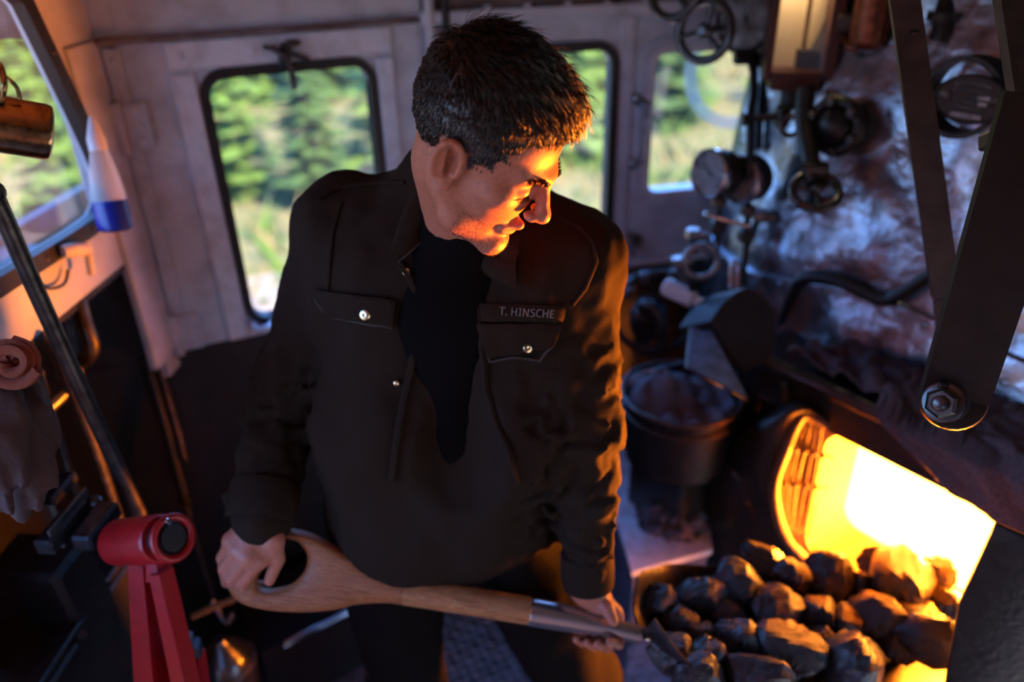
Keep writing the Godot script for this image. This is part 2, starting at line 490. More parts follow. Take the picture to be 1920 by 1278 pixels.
# ---------------------------------------------------------------- smooth bodies: a field of capsules and ellipsoids, meshed as surface nets
class Field:
	var kind := PackedInt32Array()
	var pa := PackedVector3Array()
	var pb := PackedVector3Array()
	var ra := PackedFloat32Array()
	var rb := PackedFloat32Array()
	var kk := PackedFloat32Array()
	var inv: Array[Transform3D] = []
	var mid := PackedVector3Array()
	var wide := PackedFloat32Array()
	var ripple = null

	func _add(k: int, a: Vector3, b: Vector3, r0: float, r1: float, s: float, t: Transform3D) -> void:
		kind.append(k)
		pa.append(a)
		pb.append(b)
		ra.append(r0)
		rb.append(r1)
		kk.append(s)
		inv.append(t)
		mid.append((a + b) / 2 if k == 0 or k == 3 else a)
		wide.append((a - b).length() / 2 + maxf(r0, r1) if k == 0 or k == 3 else r0)

	func cap(a: Vector3, b: Vector3, r0: float, r1: float, s := 0.02) -> void:
		_add(0, a, b, r0, r1, s, Transform3D.IDENTITY)

	func ell(t: Transform3D, radii: Vector3, s := 0.02) -> void:
		_add(1, t.origin, radii, maxf(radii.x, maxf(radii.y, radii.z)), minf(radii.x, minf(radii.y, radii.z)), s, t.affine_inverse())

	func cut(t: Transform3D, radii: Vector3, s := 0.01) -> void:
		_add(2, t.origin, radii, maxf(radii.x, maxf(radii.y, radii.z)), 0.0, s, t.affine_inverse())

	func groove(a: Vector3, b: Vector3, r0: float, r1: float, s := 0.004) -> void:
		_add(3, a, b, r0, r1, s, Transform3D.IDENTITY)

	func value(p: Vector3) -> float:
		var d := 10.0
		for k in kind.size():
			var ty := kind[k]
			var s := kk[k]
			var e := 0.0
			var far := (p - mid[k]).length() - wide[k]
			if far > (d if ty < 2 else -d) + s:
				continue
			if ty == 0 or ty == 3:
				var ba := pb[k] - pa[k]
				var q := p - pa[k]
				var h := clampf(q.dot(ba) / maxf(ba.dot(ba), 1e-12), 0.0, 1.0)
				e = (q - ba * h).length() - lerpf(ra[k], rb[k], h)
			else:
				var q := inv[k] * p
				var r := pb[k]
				var x := Vector3(q.x / r.x, q.y / r.y, q.z / r.z)
				var k0 := x.length()
				var k1 := Vector3(x.x / r.x, x.y / r.y, x.z / r.z).length()
				e = k0 * (k0 - 1.0) / maxf(k1, 1e-9) if k0 > 1e-6 else -ra[k]
			if ty < 2:
				var h2 := maxf(s - absf(d - e), 0.0) / s
				d = minf(d, e) - h2 * h2 * s * 0.25
			else:
				var h3 := maxf(s - absf(d + e), 0.0) / s
				d = maxf(d, -e) + h3 * h3 * s * 0.25
		if ripple != null and absf(d) < 0.022:
			d += ripple.call(p)
		return d

	func slope(p: Vector3) -> Vector3:
		var h := 0.002
		return Vector3(value(p + Vector3(h, 0, 0)) - value(p - Vector3(h, 0, 0)), value(p + Vector3(0, h, 0)) - value(p - Vector3(0, h, 0)), value(p + Vector3(0, 0, h)) - value(p - Vector3(0, 0, h))).normalized()

	# the first point of the surface along a line
	func hit(from: Vector3, towards: Vector3, start := 0.4) -> Vector3:
		var t := start
		for k in 120:
			var d := value(from + towards * t)
			if d < 0.0004:
				break
			t += d * 0.7
			if t > 6.0:
				break
		return from + towards * t

	func net(st: Shape, lo: Vector3, hi: Vector3, cell: float, keep = null) -> void:
		var nx := int(ceil((hi.x - lo.x) / cell)) / 4 * 4 + 8
		var ny := int(ceil((hi.y - lo.y) / cell)) / 4 * 4 + 8
		var nz := int(ceil((hi.z - lo.z) / cell)) / 4 * 4 + 8
		var sx := nx + 1
		var sxy := (nx + 1) * (ny + 1)
		var val := PackedFloat32Array()
		val.resize(sxy * (nz + 1))
		val.fill(99.0)
		var blocks := PackedInt32Array()
		var reach := cell * 4.0 * 0.9 * 1.3 + 0.003
		for bz in range(0, nz, 4):
			for by in range(0, ny, 4):
				for bx in range(0, nx, 4):
					if absf(value(lo + Vector3(bx + 2, by + 2, bz + 2) * cell)) < reach:
						blocks.append_array(PackedInt32Array([bx, by, bz]))
						for z in range(bz, bz + 5):
							for y in range(by, by + 5):
								var row := z * sxy + y * sx
								for x in range(bx, bx + 5):
									if val[row + x] > 50.0:
										val[row + x] = value(lo + Vector3(x, y, z) * cell)
		var at := PackedInt32Array()
		at.resize(val.size())
		at.fill(-1)
		var pv := PackedVector3Array()
		var cells := PackedInt32Array()
		var off := PackedInt32Array([0, 1, sx, sx + 1, sxy, sxy + 1, sxy + sx, sxy + sx + 1])
		var edges := PackedInt32Array([0, 1, 2, 3, 4, 5, 6, 7, 0, 2, 1, 3, 4, 6, 5, 7, 0, 4, 1, 5, 2, 6, 3, 7])
		for b in range(0, blocks.size(), 3):
			for z in range(blocks[b + 2], blocks[b + 2] + 4):
				for y in range(blocks[b + 1], blocks[b + 1] + 4):
					for x in range(blocks[b], blocks[b] + 4):
						var o := z * sxy + y * sx + x
						var mask := 0
						for k in 8:
							if val[o + off[k]] < 0.0:
								mask += 1
						if mask == 0 or mask == 8:
							continue
						var sum := Vector3.ZERO
						var cnt := 0
						for e in 12:
							var c0 := edges[2 * e]
							var c1 := edges[2 * e + 1]
							var f0 := val[o + off[c0]]
							var f1 := val[o + off[c1]]
							if (f0 < 0.0) != (f1 < 0.0):
								var tt := f0 / (f0 - f1)
								var q0 := Vector3(c0 & 1, (c0 >> 1) & 1, c0 >> 2)
								var q1 := Vector3(c1 & 1, (c1 >> 1) & 1, c1 >> 2)
								sum += q0.lerp(q1, tt)
								cnt += 1
						at[o] = pv.size()
						pv.append(lo + (Vector3(x, y, z) + sum / cnt) * cell)
						cells.append(o)
		var tr := PackedInt32Array()
		var dirs := [[1, sx, sxy], [sx, sxy, 1], [sxy, 1, sx]]
		for o in cells:
			for dd in dirs:
				var f0: float = val[o]
				var f1: float = val[o + dd[0]]
				if (f0 < 0.0) == (f1 < 0.0) or f1 > 50.0:
					continue
				var o1: int = o - dd[1]
				var o2: int = o - dd[2]
				var o3: int = o1 - dd[2]
				if o3 < 0:
					continue
				var i0 := at[o]
				var i1 := at[o1]
				var i2 := at[o3]
				var i3 := at[o2]
				if i1 < 0 or i2 < 0 or i3 < 0:
					continue
				if keep != null and not keep.call(pv[i0]):
					continue
				if f0 < 0.0:
					tr.append_array(PackedInt32Array([i0, i1, i2, i0, i2, i3]))
				else:
					tr.append_array(PackedInt32Array([i0, i2, i1, i0, i3, i2]))
		st.put(pv, tr, 180.0, false)


# ---------------------------------------------------------------- bookkeeping
var taken := {}

func numbered(called: String) -> String:
	var k: int = taken.get(called, 0)
	taken[called] = k + 1
	return called if k == 0 else "%s_%03d" % [called, k]

func thing(called: String, label: String, category: String, base := Vector3.ZERO, group := "") -> Node3D:
	var o := Node3D.new()
	o.name = numbered(called)
	add_child(o)
	o.position = base
	o.set_meta("label", label)
	o.set_meta("category", category)
	if group:
		o.set_meta("group", group)
	return o

# the setting: walls, floor, ceiling, windows, doors
func structure(called: String, label := "") -> Node3D:
	var o := Node3D.new()
	o.name = called
	add_child(o)
	o.set_meta("kind", "structure")
	if label:
		o.set_meta("label", label)
	return o

# shapes are given in world coordinates and stand where they belong whatever the parent's base is
func part(parent: Node3D, called: String, s, m: Material, label := "") -> MeshInstance3D:
	var o := MeshInstance3D.new()
	o.name = called
	o.mesh = s if s is Mesh else s.mesh()
	o.material_override = m
	var off := Vector3.ZERO
	var up := parent
	while up != self and up != null:
		off += up.position
		up = up.get_parent() as Node3D
	o.position = -off
	if label:
		o.set_meta("label", label)
	parent.add_child(o, true)
	return o

# one shared mesh set down at a place
func copy_of(parent: Node3D, called: String, m: Mesh, where: Transform3D, material: Material) -> MeshInstance3D:
	var o := MeshInstance3D.new()
	o.name = called
	o.mesh = m
	o.material_override = material
	var off := Vector3.ZERO
	var up := parent
	while up != self and up != null:
		off += up.position
		up = up.get_parent() as Node3D
	o.transform = Transform3D(where.basis, where.origin - off)
	parent.add_child(o, true)
	return o

func facing(origin: Vector3, y_axis: Vector3, hint := Vector3(0.31, 0.2, 0.93)) -> Transform3D:
	var y := y_axis.normalized()
	var x := y.cross(hint)
	if x.length() < 0.05:
		x = y.cross(Vector3.RIGHT)
	x = x.normalized()
	return Transform3D(Basis(x, y, x.cross(y)), origin)

func frame(origin: Vector3, x_axis: Vector3, y_axis: Vector3) -> Transform3D:
	var x := x_axis.normalized()
	var y := (y_axis - x * y_axis.dot(x)).normalized()
	return Transform3D(Basis(x, y, x.cross(y)), origin)

func round_rect(x0: float, y0: float, x1: float, y1: float, r: float, seg := 6) -> PackedVector2Array:
	var out := PackedVector2Array()
	for c in [[x1 - r, y1 - r, 0], [x0 + r, y1 - r, 1], [x0 + r, y0 + r, 2], [x1 - r, y0 + r, 3]]:
		for k in seg + 1:
			var a: float = (c[2] + k / float(seg)) * PI / 2
			out.append(Vector2(c[0] + cos(a) * r, c[1] + sin(a) * r))
	return out

func inset(poly: PackedVector2Array, d: float) -> PackedVector2Array:
	var out := PackedVector2Array()
	var m := poly.size()
	for k in m:
		var t := (poly[(k + 1) % m] - poly[(k - 1 + m) % m]).normalized()
		out.append(poly[k] + Vector2(-t.y, t.x) * d)
	return out

# band between two outlines with the same number of points, from z0 to z1 in local z
func band(s: Shape, t: Transform3D, inner: PackedVector2Array, outer: PackedVector2Array, z0: float, z1: float) -> void:
	var m := inner.size()
	var pv := PackedVector3Array()
	for ring in [[inner, z1], [outer, z1], [outer, z0], [inner, z0]]:
		for p in ring[0]:
			pv.append(t * Vector3(p.x, p.y, ring[1]))
	s.grid(pv, m, 4, true, true, PackedInt32Array(), 35.0)

func smooth_path(pts: Array, per := 6) -> PackedVector3Array:
	var out := PackedVector3Array()
	var m := pts.size()
	for k in m - 1:
		var a: Vector3 = pts[maxi(k - 1, 0)]
		var b: Vector3 = pts[k]
		var c: Vector3 = pts[k + 1]
		var d: Vector3 = pts[mini(k + 2, m - 1)]
		for q in per:
			out.append(b.cubic_interpolate(c, a, d, q / float(per)))
	out.append(pts[m - 1])
	return out

func bolt_shape(r := 0.009, h := 0.006, sides := 6) -> ArrayMesh:
	var s := Shape.new()
	s.lathe(Transform3D.IDENTITY, PackedVector2Array([Vector2(r, 0), Vector2(r, h * 0.8), Vector2(r * 0.8, h)]), sides, 20.0)
	return s.mesh()

func rivet_shape(r := 0.006) -> ArrayMesh:
	var s := Shape.new()
	s.lathe(Transform3D.IDENTITY, PackedVector2Array([Vector2(r, -0.001), Vector2(r * 0.95, r * 0.25), Vector2(r * 0.7, r * 0.5), Vector2(r * 0.3, r * 0.62)]), 10, 60.0)
	return s.mesh()

# ---------------------------------------------------------------- materials
var noises := {}

func noise_tex(key: String, freq: float, ramp = null, kind := FastNoiseLite.TYPE_SIMPLEX_SMOOTH, octaves := 4, size := 512) -> NoiseTexture2D:
	if noises.has(key):
		return noises[key]
	var f := FastNoiseLite.new()
	f.noise_type = kind
	f.frequency = freq
	f.fractal_octaves = octaves
	f.seed = key.hash() % 10000
	var t := NoiseTexture2D.new()
	t.noise = f
	t.width = size
	t.height = size
	t.seamless = true
	if ramp:
		var g := Gradient.new()
		g.offsets = PackedFloat32Array(ramp[0])
		g.colors = PackedColorArray(ramp[1])
		t.color_ramp = g
	noises[key] = t
	return t

func mat(color: Color, rough := 0.6, metal := 0.0) -> StandardMaterial3D:
	var m := StandardMaterial3D.new()
	m.albedo_color = color
	m.roughness = rough
	m.metallic = metal
	m.cull_mode = BaseMaterial3D.CULL_DISABLED
	return m

func patterned(color: Color, rough: float, metal: float, key: String, scale: float, dark: Color, light: Color, bump := 0.0, freq := 0.02) -> StandardMaterial3D:
	var m := mat(color, rough, metal)
	m.albedo_texture = noise_tex(key, freq, [[0.0, 0.35, 0.6, 1.0], [dark, dark.lerp(light, 0.55), light, light]])
	m.uv1_triplanar = true
	m.uv1_scale = Vector3.ONE * scale
	if bump > 0.0:
		m.heightmap_enabled = true
		m.heightmap_texture = noise_tex("relief", 0.03, null, FastNoiseLite.TYPE_SIMPLEX_SMOOTH, 5)
		m.heightmap_scale = bump
	return m

# ---------------------------------------------------------------- the cab
func box_on(t: Transform3D, x0: float, x1: float, y0: float, y1: float, z0: float, z1: float, bevel := 0.002) -> Shape:
	return Shape.new().box(t * Transform3D(Basis.IDENTITY, Vector3((x0 + x1) / 2, (y0 + y1) / 2, (z0 + z1) / 2)), Vector3(x1 - x0, y1 - y0, z1 - z0), bevel)

func setting(called: String, label: String, category: String) -> Node3D:
	var o := structure(called, label)
	o.set_meta("category", category)
	return o

func build_cab() -> void:
	var side := Transform3D(Basis.IDENTITY, Vector3(0, 0, -1.75))
	var rivet := rivet_shape(0.0065)
	var small_rivet := rivet_shape(0.005)
	var bolt := bolt_shape(0.009, 0.008)
	# floor of chequer plate
	var fl := setting("floor", "steel chequer plate floor with raised lozenges between the legs", "floor")
	part(fl, "floor_plate", Shape.new().box(Transform3D(Basis.IDENTITY, Vector3(0.4, -0.03, -0.5)), Vector3(3.9, 0.06, 2.9), 0.003), M.tread)
	var loz := Shape.new()
	for r in 30:
		for q in 30:
			var turn := PI / 4 if (r + q) % 2 == 0 else -PI / 4
			var t := Transform3D(Basis(Vector3.UP, turn + 0.15), Vector3(0.22 + q * 0.026, 0.0, -1.70 + r * 0.026))
			var pv := PackedVector3Array([t * Vector3(-0.014, -0.001, 0), t * Vector3(0, -0.001, -0.005), t * Vector3(0.014, -0.001, 0), t * Vector3(0, -0.001, 0.005), t * Vector3(-0.006, 0.0025, 0), t * Vector3(0.006, 0.0025, 0)])
			loz.put(pv, PackedInt32Array([0, 1, 4, 1, 5, 4, 1, 2, 5, 2, 3, 5, 3, 4, 5, 3, 0, 4]), 0.0, true)
	part(fl, "tread_lozenges", loz, M.tread_worn).set_meta("kind", "stuff")
	# side wall: dark lower panelling, corner strip by the front section
	var ws := setting("wall_side", "dark riveted panelling of the side wall below the door window", "wall")
	part(ws, "lower_panel", box_on(side, -0.40, 0.645, 0.0, 0.935, -0.03, 0.0), M.dark_panel)
	part(ws, "backing", box_on(side, -0.14, -0.011, 1.19, 1.72, -0.034, -0.002), M.grey_paint)
	part(ws, "corner_backing", box_on(side, -0.45, -0.011, 0.93, 1.20, -0.034, -0.002), M.dark_panel)
	part(ws, "corner_panel", box_on(side, 0.60, 0.645, 0.935, 1.66, -0.02, 0.0), M.grey_paint)
	part(ws, "upper_panel", box_on(side, -0.06, 0.645, 1.612, 1.70, -0.03, -0.005), M.grey_paint)
	for k in 9:
		for y in [0.62, 0.90]:
			copy_of(ws, "rivet", small_rivet, Transform3D(Basis(Vector3.RIGHT, PI / 2), Vector3(0.0 + k * 0.075, y, -1.75)), M.dark_panel)
	# the side door with its window
	var d := setting("door_1", "grey painted cab side door with window looking onto spruces", "door")
	var hole := round_rect(0.135, 0.978, 0.474, 1.530, 0.035)
	part(d, "panel", Shape.new().plate(side, -0.012, 0.937, 0.60, 1.610, hole, 0.025), M.grey_paint)
	var gasket := Shape.new()
	band(gasket, side, hole, inset(hole, -0.02), -0.03, 0.007)
	part(d, "gasket", gasket, M.rubber, "black rubber window seal")
	part(d, "pane", box_on(side, 0.130, 0.480, 0.974, 1.535, -0.016, -0.012, 0.001), M.glass)
	for b in [[0.067, 0.114, 0.937, 1.545], [0.496, 0.534, 0.937, 1.545], [0.067, 0.534, 1.552, 1.608], [0.114, 0.496, 0.937, 0.957]]:
		part(d, "frame_bar", box_on(side, b[0], b[1], b[2], b[3], 0.0, 0.010, 0.003), M.white_paint)
	for k in 6:
		copy_of(d, "rivet", rivet, Transform3D(Basis(Vector3.RIGHT, PI / 2), Vector3(0.094, 0.975 + k * 0.105, -1.74)), M.white_paint)
		copy_of(d, "rivet", rivet, Transform3D(Basis(Vector3.RIGHT, PI / 2), Vector3(0.515, 0.975 + k * 0.105, -1.74)), M.white_paint)
	for k in 4:
		copy_of(d, "rivet", rivet, Transform3D(Basis(Vector3.RIGHT, PI / 2), Vector3(0.094 + k * 0.14, 1.58, -1.74)), M.white_paint)
	part(d, "hinge_strip", box_on(side, -0.044, -0.012, 0.94, 1.605, 0.0, 0.008, 0.002), M.grey_paint)
	for k in 9:
		copy_of(d, "rivet", rivet, Transform3D(Basis(Vector3.RIGHT, PI / 2), Vector3(-0.028, 0.965 + k * 0.077, -1.742)), M.grey_paint)
	for y in [1.455, 0.985]:
		var h := part(d, "hinge", box_on(side, -0.035, 0.012, y - 0.045, y + 0.045, 0.008, 0.018, 0.003), M.grey_paint)
		part(h, "knuckle", Shape.new().tube(PackedVector3Array([Vector3(-0.045, y - 0.05, -1.733), Vector3(-0.045, y + 0.05, -1.733)]), 0.011, 10), M.grey_paint)
		for k in 3:
			copy_of(h, "bolt", bolt, Transform3D(Basis(Vector3.RIGHT, PI / 2), Vector3(-0.008, y - 0.03 + 0.03 * k, -1.733)), M.grey_paint)
			copy_of(h, "bolt", bolt, Transform3D(Basis(Vector3.RIGHT, PI / 2), Vector3(-0.062, y - 0.026 + 0.026 * k, -1.738)), M.black_iron)
	# window catch hanging from the top bar
	var la := part(d, "window_catch", Shape.new().box(Transform3D(Basis(Vector3.FORWARD, 0.25), Vector3(0.296, 1.565, -1.73)), Vector3(0.022, 0.05, 0.02), 0.004), M.black_iron, "dark iron window catch")
	part(la, "catch_arm", Shape.new().tube(smooth_path([Vector3(0.27, 1.585, -1.72), Vector3(0.29, 1.57, -1.712), Vector3(0.302, 1.54, -1.715), Vector3(0.305, 1.50, -1.722)]), 0.007, 8), M.dull_steel)
	part(la, "wing_nut", Shape.new().ball(Transform3D(Basis.IDENTITY, Vector3(0.315, 1.59, -1.722)), Vector3(0.018, 0.008, 0.008), 10, 6), M.dull_steel)
	part(la, "catch_screw", Shape.new().tube(PackedVector3Array([Vector3(0.255, 1.588, -1.722), Vector3(0.345, 1.555, -1.722)]), 0.005, 8), M.dull_steel)
	part(d, "pull_handle", Shape.new().tube(smooth_path([Vector3(0.125, 0.972, -1.74), Vector3(0.130, 0.965, -1.715), Vector3(0.155, 0.967, -1.708), Vector3(0.175, 0.963, -1.74)]), 0.008, 8), M.white_paint)
	# front section of the side wall with two windows
	var wf := setting("wall_front", "grey painted front section of the side wall", "wall")
	var h1 := round_rect(0.10, 0.985, 0.430, 1.528, 0.035)
	var h2 := round_rect(0.535, 1.155, 0.86, 1.522, 0.032)
	part(wf, "panel", Shape.new().plate(front, -0.012, 0.972, 0.468, 1.62, h1, 0.025), M.grey_paint)
	part(wf, "panel", Shape.new().plate(front, 0.472, 0.972, 1.66, 1.62, h2, 0.025), M.grey_paint)
	part(wf, "lower_panel", box_on(front, -0.01, 1.66, 0.0, 0.955, -0.04, -0.012), M.dark_panel)
	part(wf, "ledge", box_on(front, -0.01, 1.66, 0.956, 0.972, -0.03, 0.016, 0.003), M.white_paint)
	part(wf, "joint_strip", box_on(front, 0.452, 0.488, 0.974, 1.60, 0.0, 0.006, 0.002), M.grey_paint)
	var b1 := part(wf, "beam", box_on(front, -0.03, 1.66, 1.605, 1.632, -0.03, 0.03, 0.003), M.grey_paint)
	part(wf, "top_panel", box_on(front, -0.03, 1.66, 1.630, 1.80, -0.03, 0.005, 0.003), M.roof_paint)
	for k in 9:
		copy_of(b1, "bolt", bolt, front * Transform3D(Basis.IDENTITY, Vector3(0.03 + k * 0.095, 1.632, 0.016)), M.grey_paint)
	var corner := part(wf, "corner_post", Shape.new().tube(PackedVector3Array([Vector3(0.622, 0.94, -1.728), Vector3(0.622, 1.72, -1.728)]), 0.012, 10), M.grey_paint)
	part(corner, "drain_pipe", Shape.new().tube(PackedVector3Array([Vector3(0.655, 0.94, -1.715), Vector3(0.655, 1.72, -1.715)]), 0.009, 10), M.black_iron)
	var w1 := setting("window_1", "side window in black rubber seal behind the fireman's head", "window")
	var g1 := Shape.new()
	band(g1, front, h1, inset(h1, -0.022), -0.03, 0.010)
	part(w1, "gasket", g1, M.rubber)
	part(w1, "pane", box_on(front, 0.095, 0.436, 0.98, 1.534, -0.016, -0.012, 0.001), M.glass)
	var w2 := setting("window_2", "grey framed window beside the boiler with pale sill", "window")
	var g2 := Shape.new()
	band(g2, front, inset(h2, -0.006), inset(h2, -0.028), 0.0, 0.012)
	part(w2, "window_frame", g2, M.grey_paint)
	var g3 := Shape.new()
	band(g3, front, inset(h2, 0.010), inset(h2, -0.006), -0.028, 0.014)
	part(w2, "inner_frame", g3, M.pale_frame)
	part(w2, "pane", box_on(front, 0.53, 0.865, 1.15, 1.527, -0.018, -0.014, 0.001), M.glass)
	var ring := Shape.new()
	var turn := front * Transform3D(Basis(Vector3.RIGHT, PI / 2), Vector3(0.80, 1.46, -0.035))
	ring.lathe(turn, PackedVector2Array([Vector2(0.125, 0.0), Vector2(0.155, 0.0), Vector2(0.155, 0.006), Vector2(0.125, 0.006), Vector2(0.125, 0.0)]), 48, 30.0, false)
	part(w2, "pale_ring", ring, M.frosted, "pale translucent ring just outside the pane")  # flat frosted ring set just outside the pane
	# grab handle and catch on the front section
	var gh := thing("grab_handle", "light grey bent grab handle between the two windows", "handle", on_front(1190, 306))
	var ht := on_front(1197, 185)
	var hb := on_front(1190, 306)
	var outw: Vector3 = front.basis.z
	part(gh, "grip", Shape.new().tube(smooth_path([ht + outw * 0.004, ht + outw * 0.03 + Vector3(0.006, -0.012, 0), ht + outw * 0.036 + Vector3(0.012, -0.03, 0), hb + outw * 0.036 + Vector3(0.004, 0.03, 0), hb + outw * 0.03 + Vector3(0, 0.012, 0), hb + outw * 0.004], 5), 0.007, 10), M.steel)
	for p in [ht, hb]:
		part(gh, "foot", Shape.new().lathe(facing(p, outw), PackedVector2Array([Vector2(0.017, 0), Vector2(0.017, 0.006), Vector2(0.010, 0.012)]), 14), M.steel)
	var ct := thing("window_catch", "small steel lever catch below the window by the boiler", "catch", on_front(1190, 475))
	part(ct, "lever", Shape.new().tube(smooth_path([on_front(1182, 435, 0.006), on_front(1180, 455, 0.02), on_front(1188, 478, 0.02)]), 0.007, 8), M.steel)
	part(ct, "plate", Shape.new().box(Transform3D(front.basis, on_front(1192, 452, 0.008)), Vector3(0.035, 0.035, 0.01), 0.003), M.steel)
	# rear wall with the large slanting window (local x runs to -s)
	var wr := setting("wall_rear", "pale painted rear wall below the slanting window", "wall")
	var raw := [[-0.20, 1.70], [-0.145, 1.52], [-0.118, 1.41], [-0.122, 1.365], [-0.150, 1.335], [-0.20, 1.325], [-0.40, 1.328], [-0.55, 1.335], [-0.61, 1.36], [-0.635, 1.42], [-0.64, 1.52], [-0.62, 1.70], [-0.58, 1.735], [-0.42, 1.745], [-0.26, 1.74]]
	var pts := []
	for p in raw:
		pts.append(Vector3(p[0], p[1], 0))
	pts.append(pts[0])
	var hr := PackedVector2Array()
	for p in smooth_path(pts, 4):
		hr.append(Vector2(p.x, p.y))
	hr.remove_at(hr.size() - 1)
	hr.reverse()
	part(wr, "window_panel", Shape.new().plate(rear, -0.75, 1.205, 0.0, 1.80, hr, 0.02), M.grey_paint)
	part(wr, "lower_panel", box_on(rear, -0.80, 0.70, 0.0, 1.22, -0.36, -0.33), M.dark_panel)
	part(wr, "recess_top", box_on(rear, -0.80, 0.0, 1.19, 1.206, -0.34, -0.001), M.dark_panel)
	part(wr, "recess_side", box_on(rear, -0.80, -0.77, 0.0, 1.20, -0.34, -0.001), M.dark_panel)
	part(wr, "post_foot", box_on(rear, -0.055, 0.0, 0.90, 1.21, -0.02, 0.0), M.grey_paint)
	part(wr, "post", box_on(rear, -0.112, -0.004, 0.95, 1.62, -0.01, 0.008, 0.003), M.grey_paint)
	part(wr, "upper_panel", box_on(rear, -2.75, 0.0, 1.80, 2.25, -0.03, 0.0), M.roof_paint)
	part(wr, "gangway_post", box_on(rear, -0.82, -0.75, 0.0, 1.80, -0.03, 0.0), M.grey_paint)
	part(wr, "gangway_door", Shape.new().plate(rear, -1.60, 0.0, -0.82, 1.80, round_rect(-1.56, 0.98, -0.86, 1.76, 0.04), 0.03), M.grey_paint)
	part(wr, "driver_side_panel", box_on(rear, -2.75, -1.60, 0.0, 1.80, -0.03, 0.0), M.grey_paint)
	var w3 := setting("window_3", "slanting rear window in a black riveted frame", "window")
	var g4 := Shape.new()
	band(g4, rear, inset(hr, 0.004), inset(hr, -0.026), -0.01, 0.012)
	var fr := part(w3, "window_frame", g4, M.rubber)
	for k in range(0, hr.size(), 3):
		var q := inset(hr, -0.012)[k]
		copy_of(fr, "rivet", small_rivet, rear * Transform3D(Basis(Vector3.RIGHT, PI / 2), Vector3(q.x, q.y, 0.012)), M.dull_steel)
	part(w3, "pane", box_on(rear, -0.66, -0.10, 1.31, 1.77, -0.012, -0.008, 0.001), M.glass)
	# ceiling: the arched roof
	var ce := setting("ceiling", "arched cab roof of painted sheet, smoke stained", "ceiling")
	var arch := PackedVector3Array()
	var rows := 25
	for x in [-1.5, 2.25]:
		for k in rows:
			var a := PI * k / (rows - 1)
			arch.append(Vector3(x, 1.628 + 0.52 * pow(sin(a), 0.8), -0.55 - 1.24 * cos(a)))
	part(ce, "roof_sheet", Shape.new().sheet(arch, rows, 2, -0.03), M.roof_paint)
	part(ce, "cornice", box_on(side, -0.05, 0.62, 1.610, 1.622, 0.0, 0.022, 0.003), M.roof_paint)
	for k in 3:
		var rib := PackedVector3Array()
		for q in rows:
			var a := PI * q / (rows - 1)
			rib.append(Vector3(-0.9 + k * 0.95 - 0.06, 1.622 + 0.52 * pow(sin(a), 0.8), -0.55 - 1.23 * cos(a)))
		if k != 1:
			part(ce, "roof_rib", Shape.new().tube(rib, 0.014, 6), M.roof_paint)
	# driver's side wall behind the camera, with its open window, and the front wall behind the boiler
	var wd := setting("wall_driver", "grey driver's side wall with an open window", "wall")
	var far := Transform3D(Basis(Vector3.UP, PI), Vector3(0, 0, 0.69))
	part(wd, "panel", Shape.new().plate(far, -2.25, 0.0, 1.5, 1.66, round_rect(0.58, 1.05, 0.92, 1.52, 0.05), 0.03), M.grey_paint)
	var wb := setting("wall_boiler", "dark front wall of the cab round the boiler", "wall")
	part(wb, "panel", Shape.new().box(Transform3D(Basis.IDENTITY, Vector3(2.22, 1.05, -0.5)), Vector3(0.06, 2.2, 2.4), 0.003), M.dark_panel)

# ---------------------------------------------------------------- outside: ballast, meadow, young spruces
func frond(s: Shape, a: Vector3, b: Vector3, w: float, up: Vector3) -> void:
	var f := (b - a)
	var sd := f.cross(up).normalized() * w
	var m := a.lerp(b, 0.38)
	var lift := up * w * 0.35
	s.put(PackedVector3Array([a, m + sd, m + lift, m - sd, m - lift, b]), PackedInt32Array([0, 1, 2, 0, 2, 3, 0, 3, 4, 0, 4, 1, 5, 2, 1, 5, 3, 2, 5, 4, 3, 5, 1, 4]), 0.0, true)

func spruce_foliage(rng: RandomNumberGenerator, slim: float) -> ArrayMesh:
	var s := Shape.new()
	var levels := 17
	for k in levels:
		var t := k / float(levels)
		var y := 0.07 + 0.93 * t
		var reach := slim * pow(1.0 - t, 0.85) + 0.02
		var n := 10 if t < 0.6 else 7
		var turn := rng.randf() * TAU
		for b in n:
			var a := turn + TAU * (b + rng.randf_range(-0.2, 0.2)) / n
			var out := Vector3(cos(a), 0, sin(a))
			var r := reach * rng.randf_range(0.7, 1.1)
			var base := Vector3(0, y + rng.randf_range(-0.02, 0.02), 0)
			var tip := base + out * r + Vector3(0, -r * rng.randf_range(0.05, 0.35), 0)
			frond(s, base, tip, 0.022 + r * 0.05, Vector3.UP)
			for q in 5:
				var m := base.lerp(tip, 0.25 + 0.15 * q)
				for sd in [-1, 1]:
					var side: Vector3 = out.cross(Vector3.UP) * sd
					frond(s, m, m + (out * 0.65 + side * 0.8 + Vector3(0, rng.randf_range(-0.25, 0.15), 0)).normalized() * r * (0.42 - 0.05 * q), 0.012 + r * 0.03, Vector3.UP)
	frond(s, Vector3(0, 0.93, 0), Vector3(0.005, 1.06, 0), 0.02, Vector3.RIGHT)
	return s.mesh()

